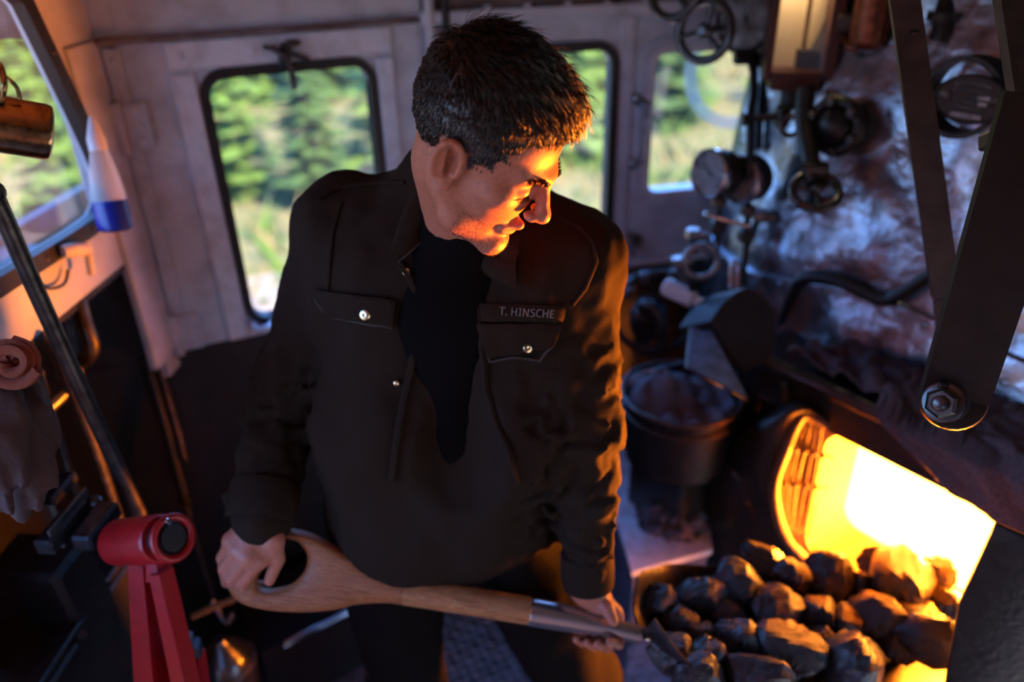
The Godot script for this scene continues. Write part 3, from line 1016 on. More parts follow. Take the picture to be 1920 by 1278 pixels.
func build_outside() -> void:
	var rng := RandomNumberGenerator.new()
	rng.seed = 41
	var g := setting("ground", "grassy slope beside the railway", "ground")
	var bumps := FastNoiseLite.new()
	bumps.frequency = 0.12
	bumps.seed = 5
	for spec in [["ballast_shoulder", -30.0, 40.0, -2.2, -7.2, 24, 8, M.ballast], ["meadow", -60.0, 90.0, -7.2, -90.0, 60, 40, M.meadow]]:
		var pv := PackedVector3Array()
		for r in spec[6]:
			for q in spec[5]:
				var x: float = lerpf(spec[1], spec[2], q / float(spec[5] - 1))
				var z: float = lerpf(spec[3], spec[4], pow(r / float(spec[6] - 1), 1.6))
				pv.append(Vector3(x, ground_at(x, z, bumps), z))
		part(g, spec[0], Shape.new().sheet(pv, spec[5], spec[6], -0.3), spec[7])
	var far := PackedVector3Array()
	for r in 2:
		for q in 2:
			far.append(Vector3(lerpf(-60, 90, q), -1.45, lerpf(60, -2.2, r)))
	part(g, "track_bed", Shape.new().sheet(far, 2, 2, -0.3), M.ballast)
	# tufts of grass and low scrub on the slope: nobody could count them
	var tuft := Shape.new()
	for k in 9:
		var a := k * 2.4
		frond(tuft, Vector3(cos(a) * 0.05, 0, sin(a) * 0.05), Vector3(cos(a) * 0.22, 0.20 + 0.04 * (k % 3), sin(a) * 0.22), 0.03, Vector3(-sin(a), 0, cos(a)))
	for kind in 2:
		var mm := MultiMesh.new()
		mm.transform_format = MultiMesh.TRANSFORM_3D
		mm.mesh = tuft.mesh()
		mm.instance_count = 700
		for k in 700:
			var z := -6.6 - 16.0 * pow(rng.randf(), 1.5)
			var x := rng.randf_range(-4.0, 4.0 - z * 1.1)
			var sc := rng.randf_range(0.6, 2.2)
			mm.set_instance_transform(k, Transform3D(Basis(Vector3.UP, rng.randf() * TAU).scaled(Vector3(sc, sc * rng.randf_range(0.6, 1.2), sc)), Vector3(x, ground_at(x, z, bumps), z)))
		var o := MultiMeshInstance3D.new()
		o.name = "grass_tufts" if kind == 0 else "low_scrub"
		o.multimesh = mm
		o.material_override = M.needles[1] if kind == 0 else M.straw
		o.set_meta("kind", "stuff")
		o.set_meta("label", "fresh green tufts of grass on the slope" if kind == 0 else "dry straw coloured scrub on the slope")
		o.set_meta("category", "grass" if kind == 0 else "scrub")
		add_child(o)
	var forms := []
	for k in 3:
		forms.append(spruce_foliage(rng, [0.30, 0.24, 0.36][k]))
	var trunk := Shape.new()
	trunk.tube(PackedVector3Array([Vector3(0, -0.03, 0), Vector3(0, 0.5, 0), Vector3(0, 0.98, 0)]), [0.022, 0.014, 0.003], 8)
	var tm := trunk.mesh()
	# x, z, height, form, tone
	var stands := []
	for k in 15:
		stands.append([-2.6 + k * 1.18 + rng.randf_range(-0.5, 0.5), -9.2 - rng.randf() * 2.6, rng.randf_range(2.2, 4.0), k % 3, 1 if rng.randf() < 0.7 else 0])
	for k in 15:
		stands.append([-3.6 + k * 1.75 + rng.randf_range(-0.6, 0.6), -14.0 - rng.randf() * 3.0, rng.randf_range(4.2, 6.4), (k + 1) % 3, 0 if rng.randf() < 0.6 else 1])
	for k in 16:
		stands.append([-5.0 + k * 2.5 + rng.randf_range(-0.8, 0.8), -20.0 - rng.randf() * 4.0, rng.randf_range(6.5, 10.0), (k + 2) % 3, 2])
	for k in 16:
		stands.append([-7.0 + k * 3.6 + rng.randf_range(-1.0, 1.0), -30.0 - rng.randf() * 5.0, rng.randf_range(11.0, 15.0), k % 3, 2])
	for q in stands.size():
		var st: Array = stands[q]
		var row := 0 if q < 15 else 1 if q < 30 else 2 if q < 46 else 3
		var where := Vector3(st[0], ground_at(st[0], st[1], bumps), st[1])
		var t := thing("spruce_tree", ["low bright spruce in the first row beyond the pale ballast", "taller spruce of the second row behind the low bright ones", "dark tall spruce in the third row of the wood", "dark very tall spruce at the back of the wood"][row], "tree", where, ["first row of young spruces", "second row of spruces", "third row of spruces", "back row of spruces"][row])
		var thin: float = [1.0, 0.8, 0.62, 0.5][row]
		var turn := Transform3D(Basis(Vector3.UP, rng.randf() * TAU).scaled(Vector3(thin, 1, thin) * st[2]), where)
		copy_of(t, "foliage", forms[st[3]], turn, M.needles[st[4]])
		copy_of(t, "trunk", tm, turn, M.bark)
	# the loco's coal bunker stands outside the rear window
	var bk := thing("coal_bunker", "grey riveted bunker side standing outside the slanting rear window", "bunker", rear * Vector3(-0.1, -1.4, -0.45))
	part(bk, "side_sheet", Shape.new().box(rear * Transform3D(Basis(Vector3.UP, 0.35), Vector3(0.02, 0.2, -0.47)), Vector3(0.34, 3.2, 0.02), 0.003), M.bunker_paint)
	part(bk, "edge_bar", Shape.new().tube(PackedVector3Array([rear * Vector3(-0.155, -1.4, -0.40), rear * Vector3(-0.155, 1.8, -0.40)]), 0.012, 8), M.pale_frame)

func ground_at(x: float, z: float, bumps: FastNoiseLite) -> float:
	return -1.45 + 0.10 * bumps.get_noise_2d(x, z) * smoothstep(-5.0, -12.0, z) + 0.03 * maxf(-z - 12.0, 0.0)

# ---------------------------------------------------------------- the boiler backhead, its shelf and the firehole
var dents := FastNoiseLite.new()

func head_depth(w: float, y: float) -> float:
	var u := 0.205 + 0.17 * (y - 1.2) + 0.05 * w
	u += 0.9 * pow(maxf(-0.10 - w, 0.0), 1.6) + 0.35 * pow(maxf(y - 1.75, 0.0), 2.0)
	u += 0.022 * dents.get_noise_2d(w * 18.0, y * 16.0) + 0.0016 * dents.get_noise_2d(w * 90.0 + 50.0, y * 70.0)
	return u

func on_height(px: float, py: float, h: float) -> Vector3:
	return on_plane(px, py, Vector3.UP, Vector3(0, h, 0))

func hand_wheel(parent: Node3D, at: Vector3, axis: Vector3, r: float, thick: float, m: Material, spokes := 3) -> void:
	var t := facing(at, axis)
	part(parent, "rim", Shape.new().torus(t, r, thick, 28, 10), m)
	part(parent, "hub", Shape.new().lathe(t, PackedVector2Array([Vector2(r * 0.25, -thick), Vector2(r * 0.28, thick * 0.6), Vector2(r * 0.15, thick * 1.6)]), 12), m)
	for k in spokes:
		var a := TAU * k / spokes + 0.4
		part(parent, "spoke", Shape.new().tube(PackedVector3Array([t * Vector3(0, 0, 0), t * Vector3(cos(a) * r, 0, sin(a) * r)]), thick * 0.7, 8), m)

func build_boiler() -> void:
	dents.seed = 12
	dents.frequency = 0.12
	dents.fractal_octaves = 3
	var b := thing("boiler_backhead", "glossy black dented boiler backhead beside the front window", "boiler", boiler * Vector3(0.3, 0, 0.3))
	var pv := PackedVector3Array()
	var cols := 90
	var rows := 90
	for r in rows:
		for q in cols:
			var w := lerpf(-0.34, 0.95, q / float(cols - 1))
			var y := lerpf(1.04, 1.74, r / float(rows - 1))
			pv.append(boiler * Vector3(head_depth(w, y), y, w))
	part(b, "upper_sheet", Shape.new().sheet(pv, cols, rows, 0.02), M.backhead)
	pv = PackedVector3Array()
	for r in 30:
		for q in cols:
			var w := lerpf(-0.34, 0.95, q / float(cols - 1))
			var y := lerpf(0.80, 1.075 + 0.02 * sin(w * 9.0), r / 29.0)
			pv.append(boiler * Vector3(head_depth(w, y) - 0.009, y, w))
	part(b, "lower_sheet", Shape.new().sheet(pv, cols, 30, 0.012), M.backhead)
	var rivet := rivet_shape(0.008)
	for w in [-0.26, -0.16, -0.06, 0.05, 0.16, 0.27, 0.38]:
		var y := 1.055 + 0.02 * sin(w * 9.0)
		copy_of(b, "rivet", rivet, facing(boiler * Vector3(head_depth(w, y) - 0.009, y, w), -boiler.basis.x), M.backhead)
	part(b, "boiler_body", Shape.new().box(boiler * Transform3D(Basis.IDENTITY, Vector3(0.56, 1.35, 0.42)), Vector3(0.5, 0.7, 0.85), 0.05), M.black_iron)
	# bent black bar across the lower sheet
	var bar := []
	for q in [[1462, 628], [1480, 565], [1502, 524], [1560, 523], [1618, 548], [1662, 562], [1702, 543], [1760, 503]]:
		bar.append(on_boiler(q[0], q[1], 0.165))
	var hb := thing("bent_bar", "thick black bent bar running across the dented backhead", "bar", bar[0])
	part(hb, "rod", Shape.new().tube(smooth_path(bar, 5), 0.013, 10), M.black_iron)
	# oval maker's plate in its round recess
	var pc := on_boiler(1818, 187, 0.155)
	var up := Vector3.UP
	var pt := frame(pc, boiler.basis.z, Vector3.UP.rotated(boiler.basis.x, 0.12))
	var pl := thing("maker_plate", "dark oval maker's plate with raised lettering on black collar", "plate", pc)
	var disc := Shape.new()
	var turn := Transform3D(pt.basis * Basis(Vector3.RIGHT, PI / 2), on_boiler(1812, 180, 0.20))
	disc.lathe(turn, PackedVector2Array([Vector2(0.072, 0.03), Vector2(0.069, -0.03), Vector2(0.064, -0.033), Vector2(0.062, 0.03), Vector2(0.072, 0.03)]), 40, 40.0, false)
	part(pl, "collar", disc, M.black_iron)
	var oval := Shape.new()
	oval.lathe(Transform3D(pt.basis * Basis(Vector3.RIGHT, PI / 2) * Basis.from_scale(Vector3(1, 1, 0.68)), pc), PackedVector2Array([Vector2(0.062, -0.008), Vector2(0.062, 0.001), Vector2(0.059, 0.002), Vector2(0.057, -0.001)]), 48)
	part(pl, "oval_plate", oval, M.dark_lever)
	for sx in [-1, 1]:
		part(pl, "screw", Shape.new().lathe(facing(pt * Vector3(sx * 0.043, 0.003, 0), -boiler.basis.x), PackedVector2Array([Vector2(0.010, -0.004), Vector2(0.010, 0.003), Vector2(0.006, 0.005)]), 14), M.dull_steel)
	var marks := Shape.new()
	var rng := RandomNumberGenerator.new()
	rng.seed = 7
	for row in [[0.028, 11, 0.0056, 0.9], [0.016, 12, 0.0052, 0.0], [0.006, 5, 0.0045, 0.0], [-0.003, 5, 0.0045, 0.0], [-0.013, 11, 0.0045, -0.6], [-0.027, 4, 0.006, -0.8]]:
		for k in row[1]:
			var x: float = (k - (row[1] - 1) / 2.0) * row[2]
			var y: float = row[0] - row[3] * x * x * 5.0
			marks.box(Transform3D(pt.basis, pt * Vector3(x, y, 0.0005)), Vector3(row[2] * 0.28, row[2] * 0.95, 0.004), 0.0004)
			marks.box(Transform3D(pt.basis, pt * Vector3(x + row[2] * 0.25, y + row[2] * rng.randf_range(-0.35, 0.35), 0.0005)), Vector3(row[2] * 0.4, row[2] * 0.22, 0.004), 0.0004)
	part(pl, "raised_lettering", marks, M.steel).set_meta("kind", "stuff")
	for q in [[0.022, 0.006, 0.022, 0.0075], [0.022, -0.0045, 0.016, 0.0075], [0.0, -0.0275, 0.052, 0.008]]:
		part(pl, "raised_panel", Shape.new().box(Transform3D(pt.basis, pt * Vector3(q[0], q[1], -0.0005)), Vector3(q[2], q[3], 0.003), 0.0005), M.steel)
	# washout collar
	var wc := thing("washout_collar", "dark bolted ring collar on the backhead beside the water gauge", "collar", on_boiler(1568, 262, 0.18))
	var wt := facing(on_boiler(1567, 236, 0.175), -boiler.basis.x)
	part(wc, "ring", Shape.new().torus(wt, 0.050, 0.013, 30, 10), M.black_iron)
	part(wc, "plug", Shape.new().lathe(wt, PackedVector2Array([Vector2(0.038, -0.01), Vector2(0.038, 0.006), Vector2(0.03, 0.02), Vector2(0.012, 0.03)]), 20), M.black_iron)
	for k in 6:
		copy_of(wc, "bolt", bolt_shape(0.010, 0.012), Transform3D(wt.basis, wt * Vector3(cos(k * TAU / 6) * 0.05, 0.012, sin(k * TAU / 6) * 0.05)), M.dull_steel)
	# shelf over the firehole
	var sh := thing("boiler_shelf", "black steel shelf over the firehole with a rounded blue-lit lip", "shelf", boiler * Vector3(0.1, 0.9, 0.4))
	part(sh, "shelf_plate", box_on(boiler, 0.0, 0.20, 0.930, 0.948, -0.02, 0.95, 0.004), M.black_gloss)
	part(sh, "front_lip", Shape.new().tube(PackedVector3Array([boiler * Vector3(0.0, 0.944, -0.035), boiler * Vector3(0.0, 0.944, 0.0), boiler * Vector3(0.0, 0.944, 0.5), boiler * Vector3(0.0, 0.944, 0.96)]), [0.003, 0.018, 0.018, 0.018], 14), M.black_gloss)
	part(sh, "apron", box_on(boiler, -0.012, 0.004, 0.862, 0.935, 0.03, 0.96, 0.003), M.black_iron)
	part(sh, "apron_edge", Shape.new().tube(PackedVector3Array([boiler * Vector3(-0.006, 0.862, 0.04), boiler * Vector3(-0.006, 0.862, 0.96)]), 0.007, 8), M.black_iron)
	part(sh, "bracket", box_on(boiler, -0.004, 0.02, 0.80, 0.93, -0.012, 0.045, 0.006), M.black_gloss)
	var lug := part(sh, "hinge_lug", Shape.new().tube(PackedVector3Array([on_boiler(1472, 725, -0.02), on_boiler(1474, 780, -0.02)]), 0.014, 12), M.black_iron)
	part(lug, "hinge_cap", Shape.new().ball(Transform3D(Basis.IDENTITY, on_boiler(1471, 722, -0.02)), Vector3(0.014, 0.008, 0.014), 12, 8), M.black_iron)
	# firehole plate and ring
	var fp := thing("firehole_plate", "dark iron plate round the glowing firehole opening", "plate", boiler * Vector3(0.03, 0.2, 0.4))
	var hole := round_rect(-0.59, 0.50, -0.20, 0.846, 0.05)
	var face := Transform3D(Basis(-boiler.basis.z, Vector3.UP, -boiler.basis.x), boiler * Vector3(0.02, 0, 0))
	part(fp, "plate", Shape.new().plate(face, -0.97, 0.10, 0.04, 0.93, hole, 0.02), M.cast_iron)
	var ring := Shape.new()
	band(ring, face, hole, inset(hole, -0.03), -0.16, 0.002)
	part(fp, "firehole_ring", ring, M.firebrick)
	# the left fire door: a cast shell with a slotted baffle, swung open
	var arc := [[1560, 800, 0.0], [1528, 784, -0.02], [1500, 782, -0.045], [1474, 838, -0.08], [1452, 905, -0.10], [1456, 960, -0.09], [1476, 1010, -0.05], [1507, 1046, -0.01]]
	var rim := []
	for q in arc:
		rim.append(on_boiler(q[0], q[1], q[2]))
	var fd := thing("fire_door", "open cast iron fire door with a glowing slotted grille", "fire door", rim[7])
	var rp := smooth_path(rim, 4)
	part(fd, "rim", Shape.new().tube(rp, 0.012, 10), M.firelit_iron)
	var back := on_boiler(1540, 930, 0.012)
	# baffle: slotted plate behind the rim, made of bars
	for k in 5:
		var x := 0.0 + k * 0.2
		var top: Vector3 = rim[2].lerp(rim[0], 0.05 + x * 0.8)
		var low: Vector3 = rim[5].lerp(rim[7], 0.30 + x * 0.62)
		var mid: Vector3 = rim[4].lerp(back, 0.14 + x * 0.80)
		part(fd, "grille_bar", Shape.new().tube(smooth_path([top, mid, low], 4), 0.0030, 6), M.firelit_iron)
	for k in 3:
		var l: Vector3 = [rim[3], rim[4], rim[5].lerp(rim[6], 0.5)][k]
		var r: Vector3 = [on_boiler(1562, 858, 0.005), on_boiler(1552, 915, 0.005), on_boiler(1520, 1000, 0.005)][k]
		var cb := part(fd, "cross_bar", Shape.new().tube(PackedVector3Array([l, r]), 0.0028, 6), M.firelit_iron)
		for q in 4:
			part(cb, "knob", Shape.new().ball(Transform3D(Basis.IDENTITY, l.lerp(r, 0.18 + 0.2 * q)), Vector3(0.008, 0.006, 0.008), 8, 6), M.firelit_iron)
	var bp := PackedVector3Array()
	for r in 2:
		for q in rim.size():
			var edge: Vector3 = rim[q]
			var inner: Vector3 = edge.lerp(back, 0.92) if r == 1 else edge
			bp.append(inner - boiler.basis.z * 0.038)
	part(fd, "baffle_back", Shape.new().sheet(bp, rim.size(), 2, 0.006), M.slot_shade)
	var outer := [[1545, 772, 0.03], [1492, 745, -0.03], [1440, 778, -0.07], [1378, 815, -0.09], [1335, 890, -0.09], [1313, 975, -0.07], [1306, 1052, -0.04], [1430, 1085, -0.0]]
	var sp := PackedVector3Array()
	for r in 6:
		var t := r / 5.0
		for q in 8:
			var o := on_boiler(outer[q][0], outer[q][1], outer[q][2])
			var p: Vector3 = rim[q].lerp(o, t)
			p += (eye.origin - p).normalized() * sin(t * PI) * 0.035
			sp.append(p)
	var shell := PackedVector3Array()
	for r in 6:
		var line := []
		for q in 8:
			line.append(sp[r * 8 + q])
		shell.append_array(smooth_path(line, 4))
	part(fd, "shell", Shape.new().sheet(shell, 29, 6, -0.012), M.cast_iron)
	for q in [[1372, 882, 1388, 903], [1392, 938, 1403, 944]]:
		part(fd, "weld_bead", Shape.new().tube(PackedVector3Array([on_boiler(q[0], q[1], -0.135), on_boiler(q[2], q[3], -0.135)]), 0.004, 6), M.dull_steel)
	# right fire door leaf, dark, swung towards the camera
	var rd := thing("fire_door", "dark fire door leaf standing open on the near side of the firehole", "fire door", on_boiler(1800, 1135, -0.1))
	var lp := PackedVector3Array()
	for r in 7:
		var t := r / 6.0
		for q in 9:
			var s := q / 8.0
			var px := lerpf(1868, 1800, minf(s * 2.0, 1.0)) if s < 0.5 else lerpf(1800, 1772, (s - 0.5) * 2.0)
			var py := lerpf(985, 1135, s * 2.0) if s < 0.5 else lerpf(1135, 1300, (s - 0.5) * 2.0)
			var free := on_boiler(px, py, lerpf(-0.20, -0.25, s))
			var hinge := boiler * Vector3(-0.012, free.y - 0.10, 0.70)
			lp.append(free.lerp(hinge, t) + boiler.basis.z * (0.10 * sin(t * PI)))
	part(rd, "leaf", Shape.new().sheet(lp, 9, 7, 0.014), M.cast_iron)
	# black hood box with its round handle, and the shield plate under it
	var hd := thing("hood_box", "black cast hood with rounded top and pale round handle", "hood", P(1400, 680, 1.70))
	var prof := [[1331, 602], [1352, 572], [1378, 548], [1402, 538], [1430, 552], [1450, 578], [1457, 640], [1448, 672], [1398, 694], [1372, 668]]
	var left := eye.basis * Vector3(-0.055, -0.012, -0.055)
	var hv := PackedVector3Array()
	for r in 2:
		for q in prof:
			hv.append(P(q[0], q[1], 1.66) + left * r)
	var ht := PackedInt32Array()
	var poly := PackedVector2Array()
	for q in prof:
		poly.append(Vector2(q[0], q[1]))
	var tri := Geometry2D.triangulate_polygon(poly)
	for k in range(0, tri.size(), 3):
		ht.append_array(PackedInt32Array([tri[k], tri[k + 1], tri[k + 2], tri[k] + 10, tri[k + 2] + 10, tri[k + 1] + 10]))
	for k in 10:
		var q := (k + 1) % 10
		ht.append_array(PackedInt32Array([k, k + 10, q + 10, k, q + 10, q]))
	var hs := Shape.new()
	hs.put(hv, ht, 30.0, false)
	part(hd, "casting", hs, M.cast_iron)
	part(hd, "handle", Shape.new().lathe(facing(P(1302, 562, 1.74), P(1248, 536, 1.77) - P(1302, 562, 1.74)), PackedVector2Array([Vector2(0.012, -0.02), Vector2(0.012, 0.0), Vector2(0.020, 0.003), Vector2(0.022, 0.070), Vector2(0.018, 0.078), Vector2(0.008, 0.080)]), 18), M.pale_frame)  # whitish paint here stands in for skylight on the handle
	var sp2 := thing("shield_plate", "blue-grey flat steel shield standing behind the bucket", "shield", P(1350, 770, 1.55))
	var q4 := PackedVector3Array([P(1299, 594, 1.735), P(1328, 608, 1.69), P(1288, 692, 1.585), P(1402, 752, 1.50)])
	part(sp2, "sheet", Shape.new().sheet(q4, 2, 2, 0.008), M.slate_paint)
	part(sp2, "fold", Shape.new().tube(PackedVector3Array([q4[0], q4[2]]), 0.006, 8), M.dull_steel)

# ---------------------------------------------------------------- the fire
func build_fire() -> void:
	var fb := thing("firebox", "brick lined firebox behind the firehole", "firebox", boiler * Vector3(0.6, 0.2, 0.4))
	for w in [[0.80, 0.84, 0.15, 0.90, -0.04, 0.86], [0.16, 0.82, 0.15, 0.90, -0.08, -0.04], [0.16, 0.82, 0.15, 0.90, 0.86, 0.90], [0.16, 0.82, 0.895, 0.925, -0.08, 0.90], [0.16, 0.82, 0.11, 0.15, -0.04, 0.86], [0.17, 0.20, 0.15, 0.90, -0.04, 0.17], [0.17, 0.20, 0.15, 0.90, 0.65, 0.86], [0.17, 0.20, 0.87, 0.90, 0.17, 0.65], [0.17, 0.20, 0.15, 0.47, 0.17, 0.65]]:
		part(fb, "lining", box_on(boiler, w[0], w[1], w[2], w[3], w[4], w[5], 0.004), M.firebrick)
	var hot := mat(Color(1.0, 0.75, 0.4), 0.9)
	hot.emission_enabled = true
	hot.emission = Color(1.0, 0.66, 0.22)
	hot.emission_energy_multiplier = 27.0
	var fire := thing("fire", "white hot fire bed glowing inside the firehole", "fire", boiler * Vector3(0.55, 0.40, 0.4))
	var lump := FastNoiseLite.new()
	lump.frequency = 6.0
	lump.seed = 3
	var pv := PackedVector3Array()
	for r in 26:
		for q in 30:
			var u := lerpf(0.21, 0.79, r / 25.0)
			var w := lerpf(-0.03, 0.85, q / 29.0)
			pv.append(boiler * Vector3(u, 0.36 + 0.16 * (u - 0.2) + 0.05 * lump.get_noise_2d(u * 3.0, w * 3.0), w))
	part(fire, "fire_bed", Shape.new().sheet(pv, 30, 26, 0.05), hot)
	var flame := mat(Color(1.0, 0.8, 0.5), 0.9)
	flame.emission_enabled = true
	flame.emission = Color(1.0, 0.70, 0.26)
	flame.emission_energy_multiplier = 34.0
	for k in 7:
		var s := Shape.new()
		var x := 0.07 + 0.11 * k
		var h := [0.30, 0.42, 0.36, 0.45, 0.40, 0.46, 0.34][k] as float
		s.tube(smooth_path([boiler * Vector3(0.62, 0.44, x), boiler * Vector3(0.66, 0.44 + h * 0.4, x + 0.02), boiler * Vector3(0.60, 0.44 + h * 0.75, x - 0.02), boiler * Vector3(0.56, 0.44 + h, x + 0.01)], 4), [0.05, 0.06, 0.068, 0.072, 0.072, 0.07, 0.065, 0.058, 0.05, 0.04, 0.028, 0.015, 0.004], 12)
		part(fire, "flame", s, flame)
	var l := AreaLight3D.new()
	l.name = "fire_glow"
	l.light_color = Color(1.0, 0.50, 0.10)
	l.light_energy = 46.0
	l.area_size = Vector2(0.24, 0.26)
	l.shadow_enabled = true
	l.set("area_range", 12.0)
	l.transform = Transform3D(Basis(-boiler.basis.z, Vector3.UP, boiler.basis.x) * Basis(Vector3.RIGHT, deg_to_rad(46.0)), boiler * Vector3(0.235, 0.49, 0.45))
	add_child(l)

# ---------------------------------------------------------------- gauges, valves, pipes, levers
func line(pts: Array, r: float, per := 5, sides := 10) -> Shape:
	var w := []
	for q in pts:
		w.append(P(q[0], q[1], q[2]))
	return Shape.new().tube(smooth_path(w, per), r, sides)

func nut(parent: Node3D, px: float, py: float, d: float, axis: Vector3, r: float, h: float, m: Material, called := "nut") -> void:
	part(parent, called, Shape.new().lathe(facing(P(px, py, d), axis), PackedVector2Array([Vector2(r * 0.85, -h / 2), Vector2(r, -h * 0.35), Vector2(r, h * 0.35), Vector2(r * 0.85, h / 2)]), 6, 20.0), m)

func gauge(called: String, label: String, c: Vector3, n: Vector3, r: float, depth: float, needle: float, numerals: Array, ring_m: Material) -> Node3D:
	var g := thing(called, label, "gauge", c - Vector3(0, r, 0))
	var t := facing(c, n)
	# dial axes: x to the viewer's right, y up, z out of the dial
	var right := Vector3.UP.cross(n).normalized()
	var dt := Transform3D(Basis(right, n.normalized().cross(right), n.normalized()), c)
	part(g, "case", Shape.new().lathe(t, PackedVector2Array([Vector2(r * 0.9, -depth), Vector2(r * 0.98, -depth * 0.9), Vector2(r * 0.98, -0.006)]), 36), M.black_iron)
	part(g, "bezel", Shape.new().lathe(t, PackedVector2Array([Vector2(r * 0.98, -0.012), Vector2(r * 1.06, -0.010), Vector2(r * 1.06, 0.004), Vector2(r * 0.98, 0.008), Vector2(r * 0.92, 0.004), Vector2(r * 0.92, -0.012)]), 40), ring_m)
	var face := part(g, "dial", Shape.new().lathe(t, PackedVector2Array([Vector2(r * 0.93, -0.010), Vector2(r * 0.93, -0.006)]), 36), M.dial)
	for k in 25:
		var a := deg_to_rad(225.0 - k * 270.0 / 24.0)
		var big := k % 4 == 0
		part(face, "tick", Shape.new().box(dt * Transform3D(Basis(Vector3.BACK, a), Vector3(cos(a), sin(a), 0) * r * (0.80 if big else 0.83) + Vector3(0, 0, -0.0055)), Vector3(r * (0.12 if big else 0.06), r * 0.018, 0.001), 0.0002), M.dial_ink)
	for k in numerals.size():
		var a := deg_to_rad(225.0 - k * 270.0 / (numerals.size() - 1))
		var tm := TextMesh.new()
		tm.text = str(numerals[k])
		var f := SystemFont.new()
		f.font_names = PackedStringArray(["Droid Sans"])
		tm.font = f
		tm.font_size = 24
		tm.pixel_size = r * 0.22 / 24.0
		tm.depth = 0.0008
		copy_of(face, "numeral", tm, dt * Transform3D(Basis.IDENTITY, Vector3(cos(a), sin(a), 0) * r * 0.62 + Vector3(0, 0, -0.0055)), M.dial_ink)
	var nd := deg_to_rad(needle)
	var hand := Shape.new()
	var ht := dt * Transform3D(Basis(Vector3.BACK, nd), Vector3(0, 0, -0.003))
	hand.prism(ht, PackedVector2Array([Vector2(-r * 0.22, -r * 0.05), Vector2(r * 0.35, -r * 0.04), Vector2(r * 0.70, 0), Vector2(r * 0.35, r * 0.04), Vector2(-r * 0.22, r * 0.05)]), 0.0015)
	hand.lathe(facing(dt * Vector3(0, 0, -0.005), n), PackedVector2Array([Vector2(r * 0.09, 0), Vector2(r * 0.09, 0.004)]), 14)
	part(g, "needle", hand, M.dial_ink)
	part(g, "glass", Shape.new().lathe(t, PackedVector2Array([Vector2(r * 0.93, 0.001), Vector2(r * 0.93, 0.003)]), 36), M.glass)
	return g

# a flat bar between two points; wide across the view, edges rounded
func flat_bar(a: Vector3, b: Vector3, w0: float, w1: float, thick: float, n: Vector3) -> Shape:
	var y := (b - a).normalized()
	var z := (n - y * n.dot(y)).normalized()
	var x := y.cross(z)
	var l := (b - a).length()
	var s := Shape.new()
	s.prism(Transform3D(Basis(x, y, z), a - z * thick / 2), PackedVector2Array([Vector2(-w0 / 2, 0), Vector2(w0 / 2, 0), Vector2(w1 / 2, l), Vector2(-w1 / 2, l)]), thick, 20.0)
	return s

